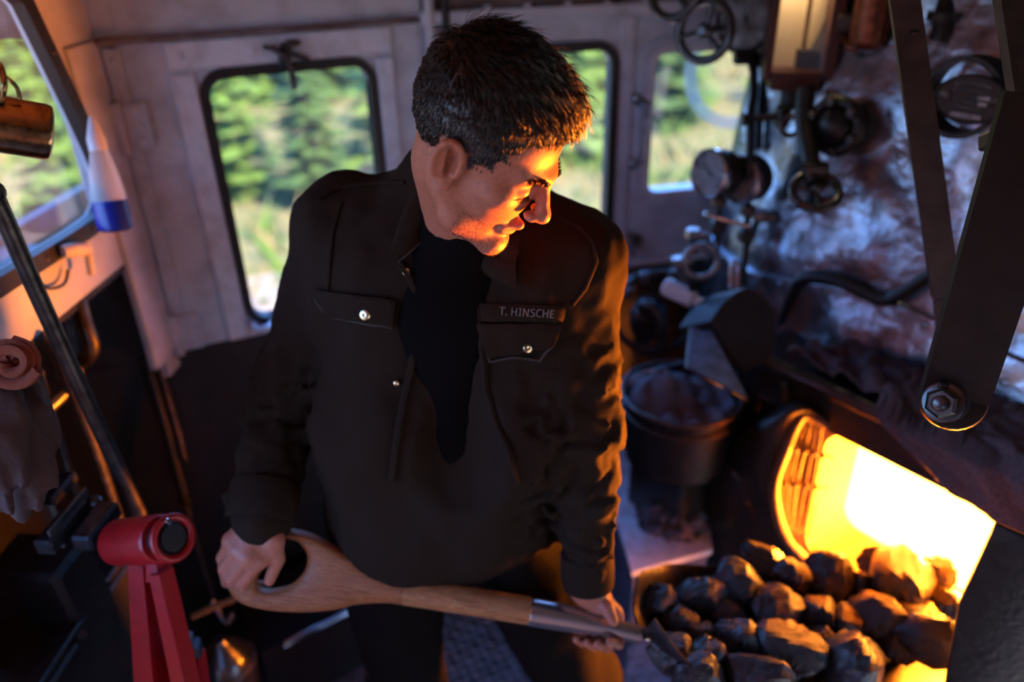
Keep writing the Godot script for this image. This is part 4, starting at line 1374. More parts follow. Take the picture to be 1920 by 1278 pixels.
func build_fittings() -> void:
	var out: Vector3 = -boiler.basis.x
	var cam: Vector3 = eye.basis.z
	# pressure gauges
	var big := gauge("pressure_gauge", "large white pressure gauge with dark numerals above the window", P(1396, 33, 1.72), (out + Vector3(0, 0.06, 0)).normalized(), 0.075, 0.06, 108.0, [0, 2, 4, 6, 8, 10, 12], M.dull_steel)
	part(big, "stem", line([[1412, 90, 1.74], [1412, 130, 1.74]], 0.012), M.black_iron)
	var g1 := gauge("steam_gauge", "small white gauge with bright steel rim, nearer the window", P(1330, 325, 1.70), (out + Vector3(0, 0.12, 0.0) - boiler.basis.z * 0.10).normalized(), 0.052, 0.055, 142.0, [0, 4, 8, 12, 16], M.bright_steel)
	var g2 := gauge("steam_gauge", "small white gauge with dark case, nearer the boiler", P(1388, 336, 1.72), (out + Vector3(0, 0.12, 0.0) - boiler.basis.z * 0.06).normalized(), 0.052, 0.055, 232.0, [0, 4, 8, 12, 16], M.bright_steel)
	for q in [[g1, 1348, 372, 1.73], [g2, 1402, 388, 1.75]]:
		part(q[0], "stem", line([[q[1], q[2] - 8, q[3]], [q[1] - 2, q[2] + 60, q[3]], [q[1] - 6, q[2] + 110, q[3]]], 0.008), M.black_iron)
		nut(q[0], q[1], q[2] + 6, q[3], Vector3.UP, 0.018, 0.022, M.dull_steel, "union_nut")
		nut(q[0], q[1] - 2, q[2] + 52, q[3], Vector3.UP, 0.020, 0.030, M.black_iron, "cock_body")
	var br := thing("gauge_bracket", "thin bright steel bracket bar under the two small gauges", "bracket", P(1362, 414, 1.70))
	part(br, "bar", line([[1326, 402, 1.70], [1404, 424, 1.72]], 0.0055), M.bright_steel)
	part(br, "end_lug", Shape.new().ball(Transform3D(Basis.IDENTITY, P(1326, 402, 1.70)), Vector3(0.010, 0.008, 0.010), 10, 8), M.bright_steel)
	# siphon coil and small cocks under the gauges
	var co := thing("siphon_coil", "grey coiled siphon pipe below the small gauges", "pipe", P(1315, 525, 1.72))
	part(co, "coil", Shape.new().torus(facing(P(1314, 490, 1.72), (cam * 0.75 + out * 0.6 + eye.basis.x * 0.3)), 0.036, 0.0075, 30, 10), M.steel)
	part(co, "upper_pipe", line([[1342, 480, 1.72], [1346, 450, 1.73], [1340, 425, 1.73]], 0.007), M.steel)
	part(co, "lower_pipe", line([[1296, 520, 1.72], [1300, 560, 1.75], [1318, 600, 1.80]], 0.009), M.black_iron)
	var ck := thing("drain_cock", "small bright steel cock with a slanting dark pipe", "cock", P(1275, 540, 1.78))
	part(ck, "pipe", line([[1275, 500, 1.76], [1290, 540, 1.77], [1308, 580, 1.79]], 0.011), M.dull_steel)
	nut(ck, 1272, 490, 1.76, Vector3.UP, 0.018, 0.020, M.steel, "cap")
	nut(ck, 1288, 488, 1.75, eye.basis.x, 0.009, 0.03, M.steel, "tap")
	var ck2 := thing("drain_cock", "small bright steel cock beside the siphon coil", "cock", P(1300, 460, 1.76))
	nut(ck2, 1300, 438, 1.76, Vector3.UP, 0.018, 0.024, M.steel, "body")
	nut(ck2, 1316, 442, 1.75, eye.basis.x, 0.010, 0.035, M.steel, "tap")
	part(ck2, "pipe", line([[1300, 440, 1.76], [1302, 475, 1.78]], 0.008), M.black_iron)
	var ck3 := thing("drain_cock", "small bright steel cock right below the dark cased gauge", "cock", P(1425, 440, 1.78))
	nut(ck3, 1424, 402, 1.78, Vector3.UP, 0.020, 0.022, M.steel, "body")
	nut(ck3, 1440, 408, 1.77, eye.basis.x, 0.011, 0.03, M.steel, "tap")
	part(ck3, "pipe", line([[1424, 405, 1.78], [1398, 470, 1.79], [1392, 545, 1.80]], 0.009), M.black_iron)
	var hk := thing("hook_rod", "bright bent hook rod rising behind the black hood", "hook", P(1378, 530, 1.76))
	part(hk, "rod", line([[1370, 540, 1.76], [1372, 498, 1.76], [1378, 488, 1.76], [1384, 500, 1.76], [1382, 540, 1.76]], 0.005), M.bright_steel)
	# ring shaped dark injector and hoses behind the arm
	var inj := thing("injector", "dark ring shaped injector with pipes in the corner by the bucket", "injector", P(1220, 680, 1.95))
	part(inj, "ring_pipe", Shape.new().torus(facing(P(1225, 585, 1.95), cam * 0.9 + Vector3(0, 0.3, 0)), 0.105, 0.011, 36, 10), M.black_iron)
	part(inj, "body", Shape.new().ball(Transform3D(Basis.IDENTITY, P(1215, 600, 2.0)), Vector3(0.05, 0.07, 0.05), 16, 10), M.black_iron)
	part(inj, "elbow", line([[1200, 570, 1.92], [1222, 575, 1.90], [1240, 600, 1.90], [1246, 650, 1.93]], 0.016), M.black_gloss)
	part(inj, "hose", line([[1170, 540, 1.92], [1200, 518, 1.93], [1250, 512, 1.94], [1280, 530, 1.95]], 0.010), M.dull_steel)
	for q in [[1180, 548], [1208, 520], [1198, 590], [1262, 515]]:
		nut(inj, q[0], q[1], 1.92, eye.basis.x, 0.018, 0.022, M.dull_steel, "coupling")
	# hand wheels at the top
	var hw := thing("hand_wheel", "black three-spoke valve wheel hanging beside the large gauge", "wheel", P(1322, 110, 1.62))
	hand_wheel(hw, P(1321, 58, 1.62), (out * 0.8 + cam * 0.25), 0.060, 0.010, M.black_gloss)
	part(hw, "spindle", line([[1330, 58, 1.63], [1360, 52, 1.72]], 0.010), M.black_iron)
	var hw2 := thing("hand_wheel", "black valve wheel half cut off by the roof edge", "wheel", P(1264, 25, 1.62))
	hand_wheel(hw2, P(1264, -18, 1.62), (out * 0.8 + cam * 0.25), 0.055, 0.010, M.black_gloss)
	part(hw2, "spindle", line([[1270, -18, 1.63], [1310, -24, 1.72]], 0.010), M.black_iron)
	# water gauge: wooden framed box with a brass rod in front of a cream back
	var wx := (P(1556, 60, 1.59) - P(1446, 60, 1.61)).normalized()
	var wt := frame(P(1504, 52, 1.60), wx, Vector3(0, 1, 0))
	var wg := thing("water_gauge", "reddish wooden water gauge box with lit cream back and brass rod", "water gauge", P(1500, 165, 1.58))
	part(wg, "back_panel", box_on(wt, -0.052, 0.052, -0.085, 0.16, -0.050, -0.045, 0.001), M.cream)
	for q in [[-0.068, -0.052, -0.105, 0.16], [0.052, 0.078, -0.105, 0.16]]:
		part(wg, "side_frame", box_on(wt, q[0], q[1], q[2], q[3], -0.055, 0.022, 0.003), M.mahogany)
	part(wg, "bottom_frame", box_on(wt, -0.052, 0.052, -0.125, -0.085, -0.055, 0.022, 0.003), M.mahogany)
	part(wg, "pane", box_on(wt, -0.052, 0.052, -0.085, 0.16, 0.010, 0.013, 0.0005), M.glass)
	part(wg, "gauge_rod", Shape.new().tube(PackedVector3Array([wt * Vector3(0.012, -0.05, -0.02), wt * Vector3(0.012, 0.16, -0.02)]), 0.005, 10), M.brass)
	part(wg, "float_block", box_on(wt, 0.0, 0.045, -0.083, -0.045, -0.035, -0.010, 0.002), M.black_iron)
	part(wg, "lower_cock", Shape.new().tube(PackedVector3Array([wt * Vector3(0.0, -0.12, -0.02), wt * Vector3(0.0, -0.17, -0.02)]), 0.022, 12), M.black_iron)
	var bulb := mat(Color(1.0, 0.9, 0.7), 0.5)
	bulb.emission_enabled = true
	bulb.emission = Color(1.0, 0.80, 0.50)
	bulb.emission_energy_multiplier = 4.0
	part(wg, "lamp_bulb", Shape.new().ball(wt * Transform3D(Basis.IDENTITY, Vector3(-0.025, 0.15, -0.005)), Vector3(0.012, 0.012, 0.012), 12, 8), bulb)
	var gl := OmniLight3D.new()
	gl.name = "gauge_lamp"
	gl.light_color = Color(1.0, 0.88, 0.68)
	gl.light_energy = 0.05
	gl.light_size = 0.012
	gl.omni_range = 6.0
	gl.shadow_enabled = true
	gl.position = wt * Vector3(-0.025, 0.15, -0.005)
	add_child(gl)
	# gauge drain valve with its near-horizontal wheel
	var dv := thing("drain_valve", "dark valve with a round hand wheel under the water gauge", "valve", P(1528, 390, 1.55))
	part(dv, "column", line([[1512, 165, 1.60], [1508, 230, 1.60], [1518, 290, 1.58], [1528, 345, 1.56]], 0.019, 4, 14), M.black_iron)
	nut(dv, 1526, 318, 1.57, Vector3.UP, 0.030, 0.03, M.black_gloss, "gland")
	hand_wheel(dv, P(1529, 358, 1.55), (Vector3(0, 1, 0) * 0.62 + cam * 0.55 + out * 0.15), 0.046, 0.009, M.black_gloss)
	part(dv, "drain_pipe", line([[1527, 365, 1.60], [1508, 390, 1.74], [1500, 440, 1.80], [1478, 520, 1.86], [1455, 610, 1.88]], 0.008), M.black_iron)
	var lk := thing("link_rod", "dark cross rod with a nut between pipe and water gauge", "rod", P(1420, 225, 1.66))
	part(lk, "rod", line([[1396, 224, 1.68], [1456, 218, 1.66]], 0.008), M.black_iron)
	nut(lk, 1396, 224, 1.68, eye.basis.x, 0.014, 0.012, M.black_iron)
	nut(lk, 1466, 218, 1.66, eye.basis.x, 0.026, 0.026, M.black_iron, "boss")
	part(lk, "eye_ring", Shape.new().torus(facing(P(1482, 236, 1.64), cam + out), 0.020, 0.006, 20, 8), M.dull_steel)
	var vp := thing("gauge_pipe", "thin dark pipe dropping from the large gauge to the small ones", "pipe", P(1408, 290, 1.72))
	part(vp, "pipe", line([[1412, 125, 1.74], [1414, 170, 1.73], [1408, 215, 1.71], [1406, 292, 1.72]], 0.010), M.black_iron)
	for q in [[1386, 106], [1400, 106], [1432, 112]]:
		nut(vp, q[0], q[1], 1.72, eye.basis.x, 0.018, 0.022, M.black_iron, "union_nut")
	part(vp, "second_pipe", line([[1440, 110, 1.78], [1432, 150, 1.80], [1424, 220, 1.80], [1420, 280, 1.80]], 0.010), M.black_iron)
	part(vp, "clamp", Shape.new().box(Transform3D(boiler.basis, P(1405, 312, 1.70)), Vector3(0.045, 0.05, 0.04), 0.006), M.black_iron)
	# lubricator pipes at the top
	var lu := thing("lubricator", "brown copper lubricator cylinder under the roof", "lubricator", P(1625, 95, 1.55))
	part(lu, "cylinder", Shape.new().lathe(facing(P(1624, 85, 1.55), Vector3.UP), PackedVector2Array([Vector2(0.010, -0.012), Vector2(0.028, -0.004), Vector2(0.036, 0.012), Vector2(0.036, 0.16)]), 24), M.copper)
	part(lu, "side_pipe", line([[1580, -20, 1.58], [1582, 60, 1.58], [1592, 88, 1.57], [1612, 92, 1.56]], 0.008), M.copper)
	nut(lu, 1582, 42, 1.57, Vector3.UP, 0.022, 0.035, M.dull_steel, "union_nut")
	part(lu, "bracket", Shape.new().box(Transform3D(boiler.basis, P(1660, 20, 1.55)), Vector3(0.02, 0.06, 0.06), 0.004), M.black_iron)
	var ov := thing("overhead_valve", "dark overhead valve body and pipes behind the tall lever", "valve", P(1775, 75, 1.45))
	part(ov, "body", line([[1778, -10, 1.45], [1772, 50, 1.45], [1762, 78, 1.46]], 0.022), M.black_iron)
	part(ov, "flange", Shape.new().lathe(facing(P(1774, 30, 1.45), Vector3.UP), PackedVector2Array([Vector2(0.034, -0.008), Vector2(0.034, 0.008)]), 18), M.black_iron)
	part(ov, "pipe", line([[1720, 42, 1.50], [1760, 45, 1.46]], 0.010), M.black_iron)
	# levers
	var l1 := thing("brake_lever", "long flat worn steel lever slanting down in front of the backhead", "lever", P(1778, 620, 1.22))
	part(l1, "bar", flat_bar(P(1690, -40, 1.06), P(1773, 552, 1.20), 0.038, 0.040, 0.014, eye.basis.z + eye.basis.x * -0.35), M.worn_lever)
	part(l1, "end_piece", flat_bar(P(1773, 556, 1.205), P(1776, 625, 1.22), 0.034, 0.030, 0.02, eye.basis.z + eye.basis.x * -0.35), M.worn_lever)
	for q in [[1702, 60], [1716, 150], [1735, 290]]:
		nut(l1, q[0] + 12, q[1], lerpf(1.06, 1.20, q[1] / 560.0), eye.basis.x, 0.004, 0.01, M.black_iron, "rivet")
	var l2 := thing("regulator_lever", "broad dark lever with a bolted pivot above the firehole", "lever", P(1790, 800, 0.98))
	part(l2, "arm", flat_bar(P(1962, 180, 0.88), P(1788, 745, 0.98), 0.092, 0.080, 0.016, eye.basis.z + eye.basis.x * -0.2), M.dark_lever)
	var hub := part(l2, "pivot_boss", Shape.new().lathe(facing(P(1788, 748, 0.982), eye.basis.z * 1.0 - eye.basis.x * 0.2), PackedVector2Array([Vector2(0.040, -0.010), Vector2(0.040, 0.006), Vector2(0.037, 0.010)]), 26), M.dark_lever)
	var pt := facing(P(1770, 754, 0.96), eye.basis.z * 0.75 - eye.basis.x * 0.65)
	part(hub, "washer", Shape.new().lathe(pt, PackedVector2Array([Vector2(0.026, -0.02), Vector2(0.026, 0.004), Vector2(0.023, 0.006)]), 22), M.black_gloss)
	part(hub, "pivot_nut", Shape.new().lathe(pt, PackedVector2Array([Vector2(0.020, 0.004), Vector2(0.020, 0.016), Vector2(0.016, 0.020)]), 6, 20.0), M.black_gloss)
	part(hub, "pivot_pin", Shape.new().lathe(pt, PackedVector2Array([Vector2(0.010, 0.018), Vector2(0.010, 0.024), Vector2(0.007, 0.026)]), 14), M.black_gloss)
	part(hub, "set_screw", Shape.new().lathe(facing(P(1768, 722, 0.955), Vector3.UP), PackedVector2Array([Vector2(0.006, -0.004), Vector2(0.006, 0.004)]), 6, 20.0), M.dull_steel)
	var l3 := thing("upright_bar", "worn upright bar at the edge of the roof beside maker's plate", "bar", P(1925, 270, 0.96))
	part(l3, "bar", flat_bar(P(1890, -40, 0.94), P(1938, 285, 0.98), 0.036, 0.036, 0.016, eye.basis.z), M.worn_lever)
	part(l3, "stop_block", Shape.new().box(Transform3D(eye.basis, P(1876, 264, 1.0)), Vector3(0.044, 0.022, 0.03), 0.003), M.worn_lever)
	# bucket with a cloth, bench plate with a rag
	var bt := P(1278, 735, 1.72)
	var bk := thing("bucket", "dark round bucket with wire bail and a grey cloth in it", "bucket", bt - Vector3(0, 0.17, 0))
	var bs := Shape.new()
	bs.lathe(facing(bt, Vector3.UP), PackedVector2Array([Vector2(0.118, -0.17), Vector2(0.132, 0.0), Vector2(0.136, 0.004), Vector2(0.132, 0.006), Vector2(0.127, 0.0), Vector2(0.115, -0.165)]), 40, 40.0)
	part(bk, "pail", bs, M.black_iron)
	part(bk, "rim", Shape.new().torus(facing(bt, Vector3.UP), 0.134, 0.006, 40, 8), M.dull_steel)
	part(bk, "band", Shape.new().torus(facing(bt - Vector3(0, 0.035, 0), Vector3.UP), 0.131, 0.004, 40, 8), M.dull_steel)
	part(bk, "bail", line([[1168, 738, 1.72], [1190, 705, 1.70], [1240, 690, 1.72], [1300, 682, 1.80], [1380, 735, 1.76]], 0.0035), M.steel)
	var fold := FastNoiseLite.new()
	fold.frequency = 9.0
	fold.seed = 8
	var cl := thing("cleaning_cloth", "grey crumpled cloth heaped in the dark bucket", "cloth", bt - Vector3(0, 0.05, 0))
	var cp := PackedVector3Array()
	for r in 30:
		for q in 30:
			var x := lerpf(-1, 1, q / 29.0)
			var z := lerpf(-1, 1, r / 29.0)
			var v := Vector2(x, z)
			var rr := v.length()
			v = v * (maxf(absf(x), absf(z)) / maxf(rr, 1e-5)) * 0.118
			var h := 0.075 * exp(-(pow(v.x + 0.02, 2) + pow(v.y + 0.035, 2)) / 0.0035) + 0.014 * sin(v.x * 110.0 + v.y * 50.0) * exp(-v.length() * 6.0) + 0.022 * fold.get_noise_2d(v.x * 1.6, v.y * 1.6)
			cp.append(bt + Vector3(v.x, -0.03 + h, v.y))
	part(cl, "cloth_sheet", Shape.new().sheet(cp, 30, 30, 0.004), M.cloth_grey)
	var be := thing("bench_plate", "pale worn steel bench plate behind the fireman's sleeve", "bench", on_height(1230, 990, 0.0))
	var poly := PackedVector2Array()
	for q in [[1120, 850], [1320, 800], [1335, 1030], [1185, 1072]]:
		var p := on_height(q[0], q[1], 0.5)
		poly.append(Vector2(p.x, -p.z))
	part(be, "top_plate", Shape.new().prism(Transform3D(Basis(Vector3.RIGHT, -PI / 2), Vector3(0, 0.485, 0)), poly, 0.015), M.bench_steel)
	var low := PackedVector2Array()
	var mid := Vector2.ZERO
	for p in poly:
		mid += p / 4.0
	for p in poly:
		low.append(mid + (p - mid) * 0.94)
	part(be, "cabinet", Shape.new().prism(Transform3D(Basis(Vector3.RIGHT, -PI / 2), Vector3(0, 0.0, 0)), low, 0.485), M.slate_paint)
	var st := thing("stand_box", "dark box carrying the bucket behind the bench plate", "box", Vector3(bt.x, 0.5, bt.z))
	part(st, "crate", Shape.new().box(Transform3D(boiler.basis, Vector3(bt.x + 0.03, (bt.y - 0.17 + 0.50) / 2, bt.z - 0.03)), Vector3(0.15, bt.y - 0.17 - 0.50, 0.17), 0.006), M.dark_panel)
	part(st, "clip", line([[1142, 858, 1.85], [1170, 836, 1.85], [1210, 840, 1.84], [1256, 862, 1.83]], 0.006), M.dull_steel)
	rag(thing("rag", "dark crumpled rag lying on the pale bench plate", "rag", on_height(1255, 975, 0.5)), on_height(1262, 968, 0.5), 0.085, 0.075, 21, M.cloth_grey)
	# towel on the shelf, hanging over its lip
	var tw := thing("towel", "striped grey towel draped over the shelf above the firehole", "towel", boiler * Vector3(0.1, 0.95, 0.42))
	fold.frequency = 5.0
	var tp := PackedVector3Array()
	for r in 44:
		for q in 50:
			var a := q / 49.0
			var t := r / 43.0
			var w := lerpf(0.10, 0.66, a) + 0.03 * sin(t * 5.0 + a * 3.0)
			var run := lerpf(0.19, -0.10 * smoothstep(0.25, 0.75, a) - 0.005 + 0.03 * (1.0 - a), t)
			var h := 0.012 + 0.020 * absf(fold.get_noise_2d(w * 2.0, run * 2.5)) * 2.0 + 0.012 * sin((w * 60.0) + run * 90.0 + 4.0 * fold.get_noise_2d(w, run)) * smoothstep(0.2, 0.9, t)
			var u := run
			var y := 0.957 + maxf(h, 0.0)
			if run < 0.0:
				u = -0.024 - maxf(h, 0.0) * 0.5
				y = 0.962 + run
			h += 0.0
			tp.append(boiler * Vector3(u, y, w))
	part(tw, "towel_sheet", Shape.new().sheet(tp, 50, 44, 0.004), M.cloth_towel)

# a crumpled rag: folded lump with deep creases
func rag(t: Node3D, at: Vector3, r: float, h: float, sd: int, m: Material) -> void:
	var f := FastNoiseLite.new()
	f.seed = sd
	f.frequency = 7.0
	f.noise_type = FastNoiseLite.TYPE_SIMPLEX_SMOOTH
	f.fractal_type = FastNoiseLite.FRACTAL_RIDGED
	f.fractal_octaves = 2
	var pv := PackedVector3Array()
	var cols := 40
	for q in 22:
		var a := PI * clampf(q / 21.0, 0.005, 0.995) * 0.62
		for s in cols:
			var b := TAU * s / cols
			var d := Vector3(sin(a) * cos(b), cos(a), sin(a) * sin(b))
			var k := 0.72 + 0.42 * f.get_noise_3d(d.x * 0.35 + sd, d.y * 0.35, d.z * 0.35)
			var p := Vector3(d.x * r * k, maxf(d.y * k * h, 0.0), d.z * r * k)
			if q > 16:
				p.y = maxf(p.y * 0.4, 0.003)
				p.x *= 1.08
				p.z *= 1.08
			pv.append(at + p)
	var s2 := Shape.new()
	s2.grid(pv, cols, 22, true, false, PackedInt32Array(), 180.0, false)
	part(t, "crumpled_cloth", s2, m)

# ---------------------------------------------------------------- things in the rear corner
func build_rear_left() -> void:
	var cam: Vector3 = eye.basis.z
	var right: Vector3 = eye.basis.x
	# steel mug hanging on its side
	var mg := thing("drinking_mug", "hanging brass coloured metal mug with a wire loop handle", "mug", P(40, 300, 0.80))
	var mt := facing(P(-38, 226, 0.80), P(66, 244, 0.83) - P(-38, 226, 0.80))
	part(mg, "cup", Shape.new().lathe(mt, PackedVector2Array([Vector2(0.026, -0.03), Vector2(0.029, -0.028), Vector2(0.030, 0.0), Vector2(0.030, 0.058), Vector2(0.0285, 0.063), Vector2(0.024, 0.065), Vector2(0.006, 0.064)]), 36), M.mug)
	part(mg, "rim", Shape.new().torus(facing(mt * Vector3(0, -0.012, 0), mt.basis.y), 0.0305, 0.002, 36, 8), M.mug)
	part(mg, "handle", line([[2, 190, 0.79], [8, 160, 0.78], [2, 128, 0.78], [-8, 118, 0.78]], 0.0032), M.mug)
	part(mg, "handle", line([[0, 140, 0.79], [18, 150, 0.79], [32, 165, 0.795], [38, 186, 0.80]], 0.0022), M.mug)
	# bottle with blue liquid in the corner
	var bb := P(218, 432, 1.42)
	var bo := thing("spray_bottle", "translucent plastic bottle half full of blue liquid", "bottle", bb)
	var bx := facing(bb, P(178, 250, 1.375) - bb)
	part(bo, "shell", Shape.new().lathe(bx, PackedVector2Array([Vector2(0.022, 0.0), Vector2(0.029, 0.004), Vector2(0.030, 0.02), Vector2(0.029, 0.06), Vector2(0.025, 0.095), Vector2(0.020, 0.125), Vector2(0.015, 0.145), Vector2(0.014, 0.15)]), 24), M.bottle)
	part(bo, "liquid", Shape.new().lathe(bx, PackedVector2Array([Vector2(0.023, -0.001), Vector2(0.0298, 0.003), Vector2(0.0308, 0.02), Vector2(0.0302, 0.055)]), 24), M.blue_liquid, "blue liquid")
	part(bo, "cap", Shape.new().lathe(bx, PackedVector2Array([Vector2(0.016, 0.145), Vector2(0.016, 0.165), Vector2(0.012, 0.18), Vector2(0.006, 0.20), Vector2(0.004, 0.205)]), 18), M.white_plastic)
	# catch and cable under the rear window
	var cc := thing("window_lock", "white painted window lock with a bent lever under the black frame", "lock", on_rear(140, 480, 0.02))
	part(cc, "body", Shape.new().tube(smooth_path([on_rear(118, 472, 0.02), on_rear(140, 468, 0.03), on_rear(162, 468, 0.03)]), 0.012, 10), M.white_paint)
	part(cc, "lever", Shape.new().tube(smooth_path([on_rear(160, 455, 0.03), on_rear(165, 475, 0.035), on_rear(172, 515, 0.035)]), 0.007, 8), M.white_paint)
	part(cc, "cable", Shape.new().tube(smooth_path([on_rear(66, 520, 0.008), on_rear(90, 540, 0.012), on_rear(120, 532, 0.012), on_rear(128, 505, 0.012)]), 0.003, 6), M.black_iron)
	# long poker rods leaning in the corner
	var rods := [
		["fire_iron", "long dark steel rod leaning across below the rear window", [[-14, 360, 0.98], [120, 660, 1.16], [262, 965, 1.36]], 0.0125],
		["fire_iron", "second dark rod just behind the long leaning rod", [[100, 640, 1.30], [165, 810, 1.42], [222, 975, 1.52]], 0.012],
		["fire_iron", "short upright rod by the bent pipe under the window", [[125, 600, 1.42], [150, 700, 1.45], [165, 760, 1.48]], 0.007],
		["fire_iron", "dim rod in the dark corner between the cloth and rods", [[70, 700, 1.36], [110, 830, 1.44], [150, 960, 1.52]], 0.010],
	]
	for q in rods:
		var r := thing(q[0], q[1], "rod", P(q[2][2][0], q[2][2][1], q[2][2][2]))
		part(r, "shaft", line(q[2], q[3], 6, 12), M.dull_steel)
		part(r, "end_knob", Shape.new().ball(Transform3D(Basis.IDENTITY, P(q[2][0][0], q[2][0][1], q[2][0][2])), Vector3.ONE * (q[3] * 1.25), 12, 8), M.dull_steel)
	var bp := thing("bent_pipe", "grey pipe bending down in the rear corner", "pipe", P(165, 690, 1.44))
	part(bp, "pipe", line([[148, 565, 1.42], [160, 610, 1.42], [172, 645, 1.43], [166, 668, 1.44], [152, 678, 1.45]], 0.014), M.dull_steel)
	part(bp, "clip", Shape.new().torus(facing(P(122, 705, 1.42), cam), 0.014, 0.005, 16, 8), M.dull_steel)
	part(bp, "spigot", line([[118, 738, 1.36], [76, 776, 1.32]], 0.013, 4, 14), M.steel)
	# pump rod hanging on the dark panelling
	var pr := thing("pump_rod", "thin brass tipped rod hanging against the dark panelling", "rod", P(348, 940, 1.86))
	part(pr, "shaft", line([[272, 672, 1.76], [310, 800, 1.80], [345, 932, 1.86]], 0.012), M.black_iron)
	part(pr, "second_shaft", line([[296, 680, 1.76], [330, 795, 1.80], [346, 860, 1.82]], 0.006), M.dull_steel)
	part(pr, "tip", Shape.new().lathe(facing(P(348, 938, 1.86), Vector3.UP), PackedVector2Array([Vector2(0.008, -0.012), Vector2(0.017, 0.0), Vector2(0.017, 0.008), Vector2(0.01, 0.012)]), 14), M.brass)
	part(pr, "wire", line([[350, 945, 1.87], [372, 1030, 1.90], [405, 1130, 1.94]], 0.003), M.dull_steel)
	# cloths hanging on the left
	var rr := thing("rolled_cloth", "rust brown rolled cloth on top of the hanging gloves", "cloth", P(25, 720, 0.92))
	var rs := Shape.new()
	for k in 4:
		var spiral := []
		for q in 10 + k * 2:
			var a := q * 0.62 + k
			var rad := 0.006 + 0.0022 * q * (1.0 - 0.12 * k)
			spiral.append(P(24, 682, 0.92 - 0.004 * k) + right * cos(a) * rad * 1.15 + eye.basis.y * sin(a) * rad * 0.95)
		rs.tube(smooth_path(spiral, 4), 0.0062, 8, true, false, 1.6)
	rs.ball(Transform3D(eye.basis, P(22, 682, 0.94)), Vector3(0.030, 0.024, 0.028), 20, 14)
	part(rr, "roll", rs, M.cloth_rust)
	for k in 2:
		var gl := thing("work_glove", ["dark brown leather glove hanging below the rolled cloth", "brown leather glove at the very edge behind the other glove"][k], "glove", P(40 - 50 * k, 960, 1.0))
		var off := -58.0 * k
		var f := Field.new()
		var D := 0.98 - 0.05 * k
		f.cap(P(32 + off, 730, D), P(45 + off, 800, D), 0.030, 0.036, 0.03)
		f.cap(P(45 + off, 800, D), P(52 + off, 865, D), 0.034, 0.028, 0.03)
		f.cap(P(62 + off, 735, D - 0.01), P(84 + off, 770, D - 0.015), 0.012, 0.010, 0.012)
		for q in [[22, 880, 28, 955], [42, 890, 44, 965], [62, 885, 68, 950], [74, 850, 94, 905]]:
			f.cap(P(q[0] + off, q[1] - 30, D), P(q[2] + off, q[3], D + 0.005), 0.013, 0.009, 0.012)
		var nz := FastNoiseLite.new()
		nz.frequency = 28.0
		nz.seed = 4 + k
		f.ripple = func(p): return 0.011 * nz.get_noise_3d(p.x, p.y * 0.25, p.z)
		var s := Shape.new()
		var c := P(45 + off, 840, D)
		f.net(s, c - Vector3(0.10, 0.14, 0.10), c + Vector3(0.10, 0.12, 0.10), 0.006)
		part(gl, "leather", s, M.glove)
	# steel vice jaws and spanner
	var vi := thing("vice", "steel vice with blue-lit jaws in the rear corner", "vice", P(140, 1040, 1.24))
	var j := frame(P(170, 985, 1.20), (P(212, 950, 1.26) - P(150, 1030, 1.18)), Vector3.UP)
	part(vi, "front_jaw", Shape.new().box(Transform3D(j.basis, P(182, 985, 1.22)), Vector3(0.085, 0.030, 0.034), 0.004), M.vice_steel)
	part(vi, "rear_jaw", Shape.new().box(Transform3D(j.basis, P(118, 985, 1.20)), Vector3(0.10, 0.028, 0.030), 0.004), M.vice_steel)
	part(vi, "slide", Shape.new().box(Transform3D(j.basis, P(150, 975, 1.23)), Vector3(0.11, 0.016, 0.012), 0.003), M.steel)
	part(vi, "jaw_plate", Shape.new().box(Transform3D(j.basis, P(132, 968, 1.205)), Vector3(0.10, 0.034, 0.005), 0.001), M.steel)
	part(vi, "anvil", Shape.new().box(Transform3D(j.basis, P(108, 915, 1.30)), Vector3(0.07, 0.020, 0.034), 0.004), M.vice_steel)
	for q in [[160, 962], [178, 940]]:
		part(vi, "screw_head", Shape.new().ball(Transform3D(Basis.IDENTITY, P(q[0], q[1], 1.25)), Vector3(0.013, 0.011, 0.013), 12, 8), M.vice_steel)
	part(vi, "base", Shape.new().box(Transform3D(j.basis, P(120, 1100, 1.30)), Vector3(0.10, 0.16, 0.09), 0.01), M.black_iron)
	part(vi, "spindle", line([[186, 1005, 1.23], [225, 1010, 1.24]], 0.014), M.black_iron)
	# cabinet below
	var cb := thing("tool_cabinet", "black cabinet with a slanting edge under the vice", "cabinet", Vector3(P(60, 1200, 1.3).x, 0.0, P(60, 1200, 1.3).z))
	var top := P(60, 1120, 1.32)
	part(cb, "carcass", Shape.new().box(Transform3D(rear.basis, Vector3(top.x - 0.02, top.y / 2 - 0.02, top.z + 0.02)), Vector3(0.36, top.y - 0.04, 0.22), 0.006), M.black_iron)
	part(cb, "lid", Shape.new().box(Transform3D(rear.basis, Vector3(top.x - 0.02, top.y - 0.01, top.z + 0.02)), Vector3(0.38, 0.016, 0.24), 0.004), M.black_iron)
	# red lever with its forked head
	var rl := thing("red_lever", "red painted forked lever with a barrel head and steel pin", "lever", P(315, 1330, 1.22))
	var ha := P(222, 1016, 1.20)
	var hbp := P(322, 1008, 1.13)
	var ht := facing(ha, hbp - ha)
	var hl := (hbp - ha).length()
	part(rl, "barrel", Shape.new().lathe(ht, PackedVector2Array([Vector2(0.030, -0.002), Vector2(0.036, 0.004), Vector2(0.037, hl * 0.8), Vector2(0.034, hl * 0.84), Vector2(0.030, hl * 0.84)]), 26, 30.0), M.red)
	part(rl, "end_ring", Shape.new().torus(facing(ht * Vector3(0, hl * 1.02, 0), ht.basis.y), 0.031, 0.006, 30, 8), M.red)
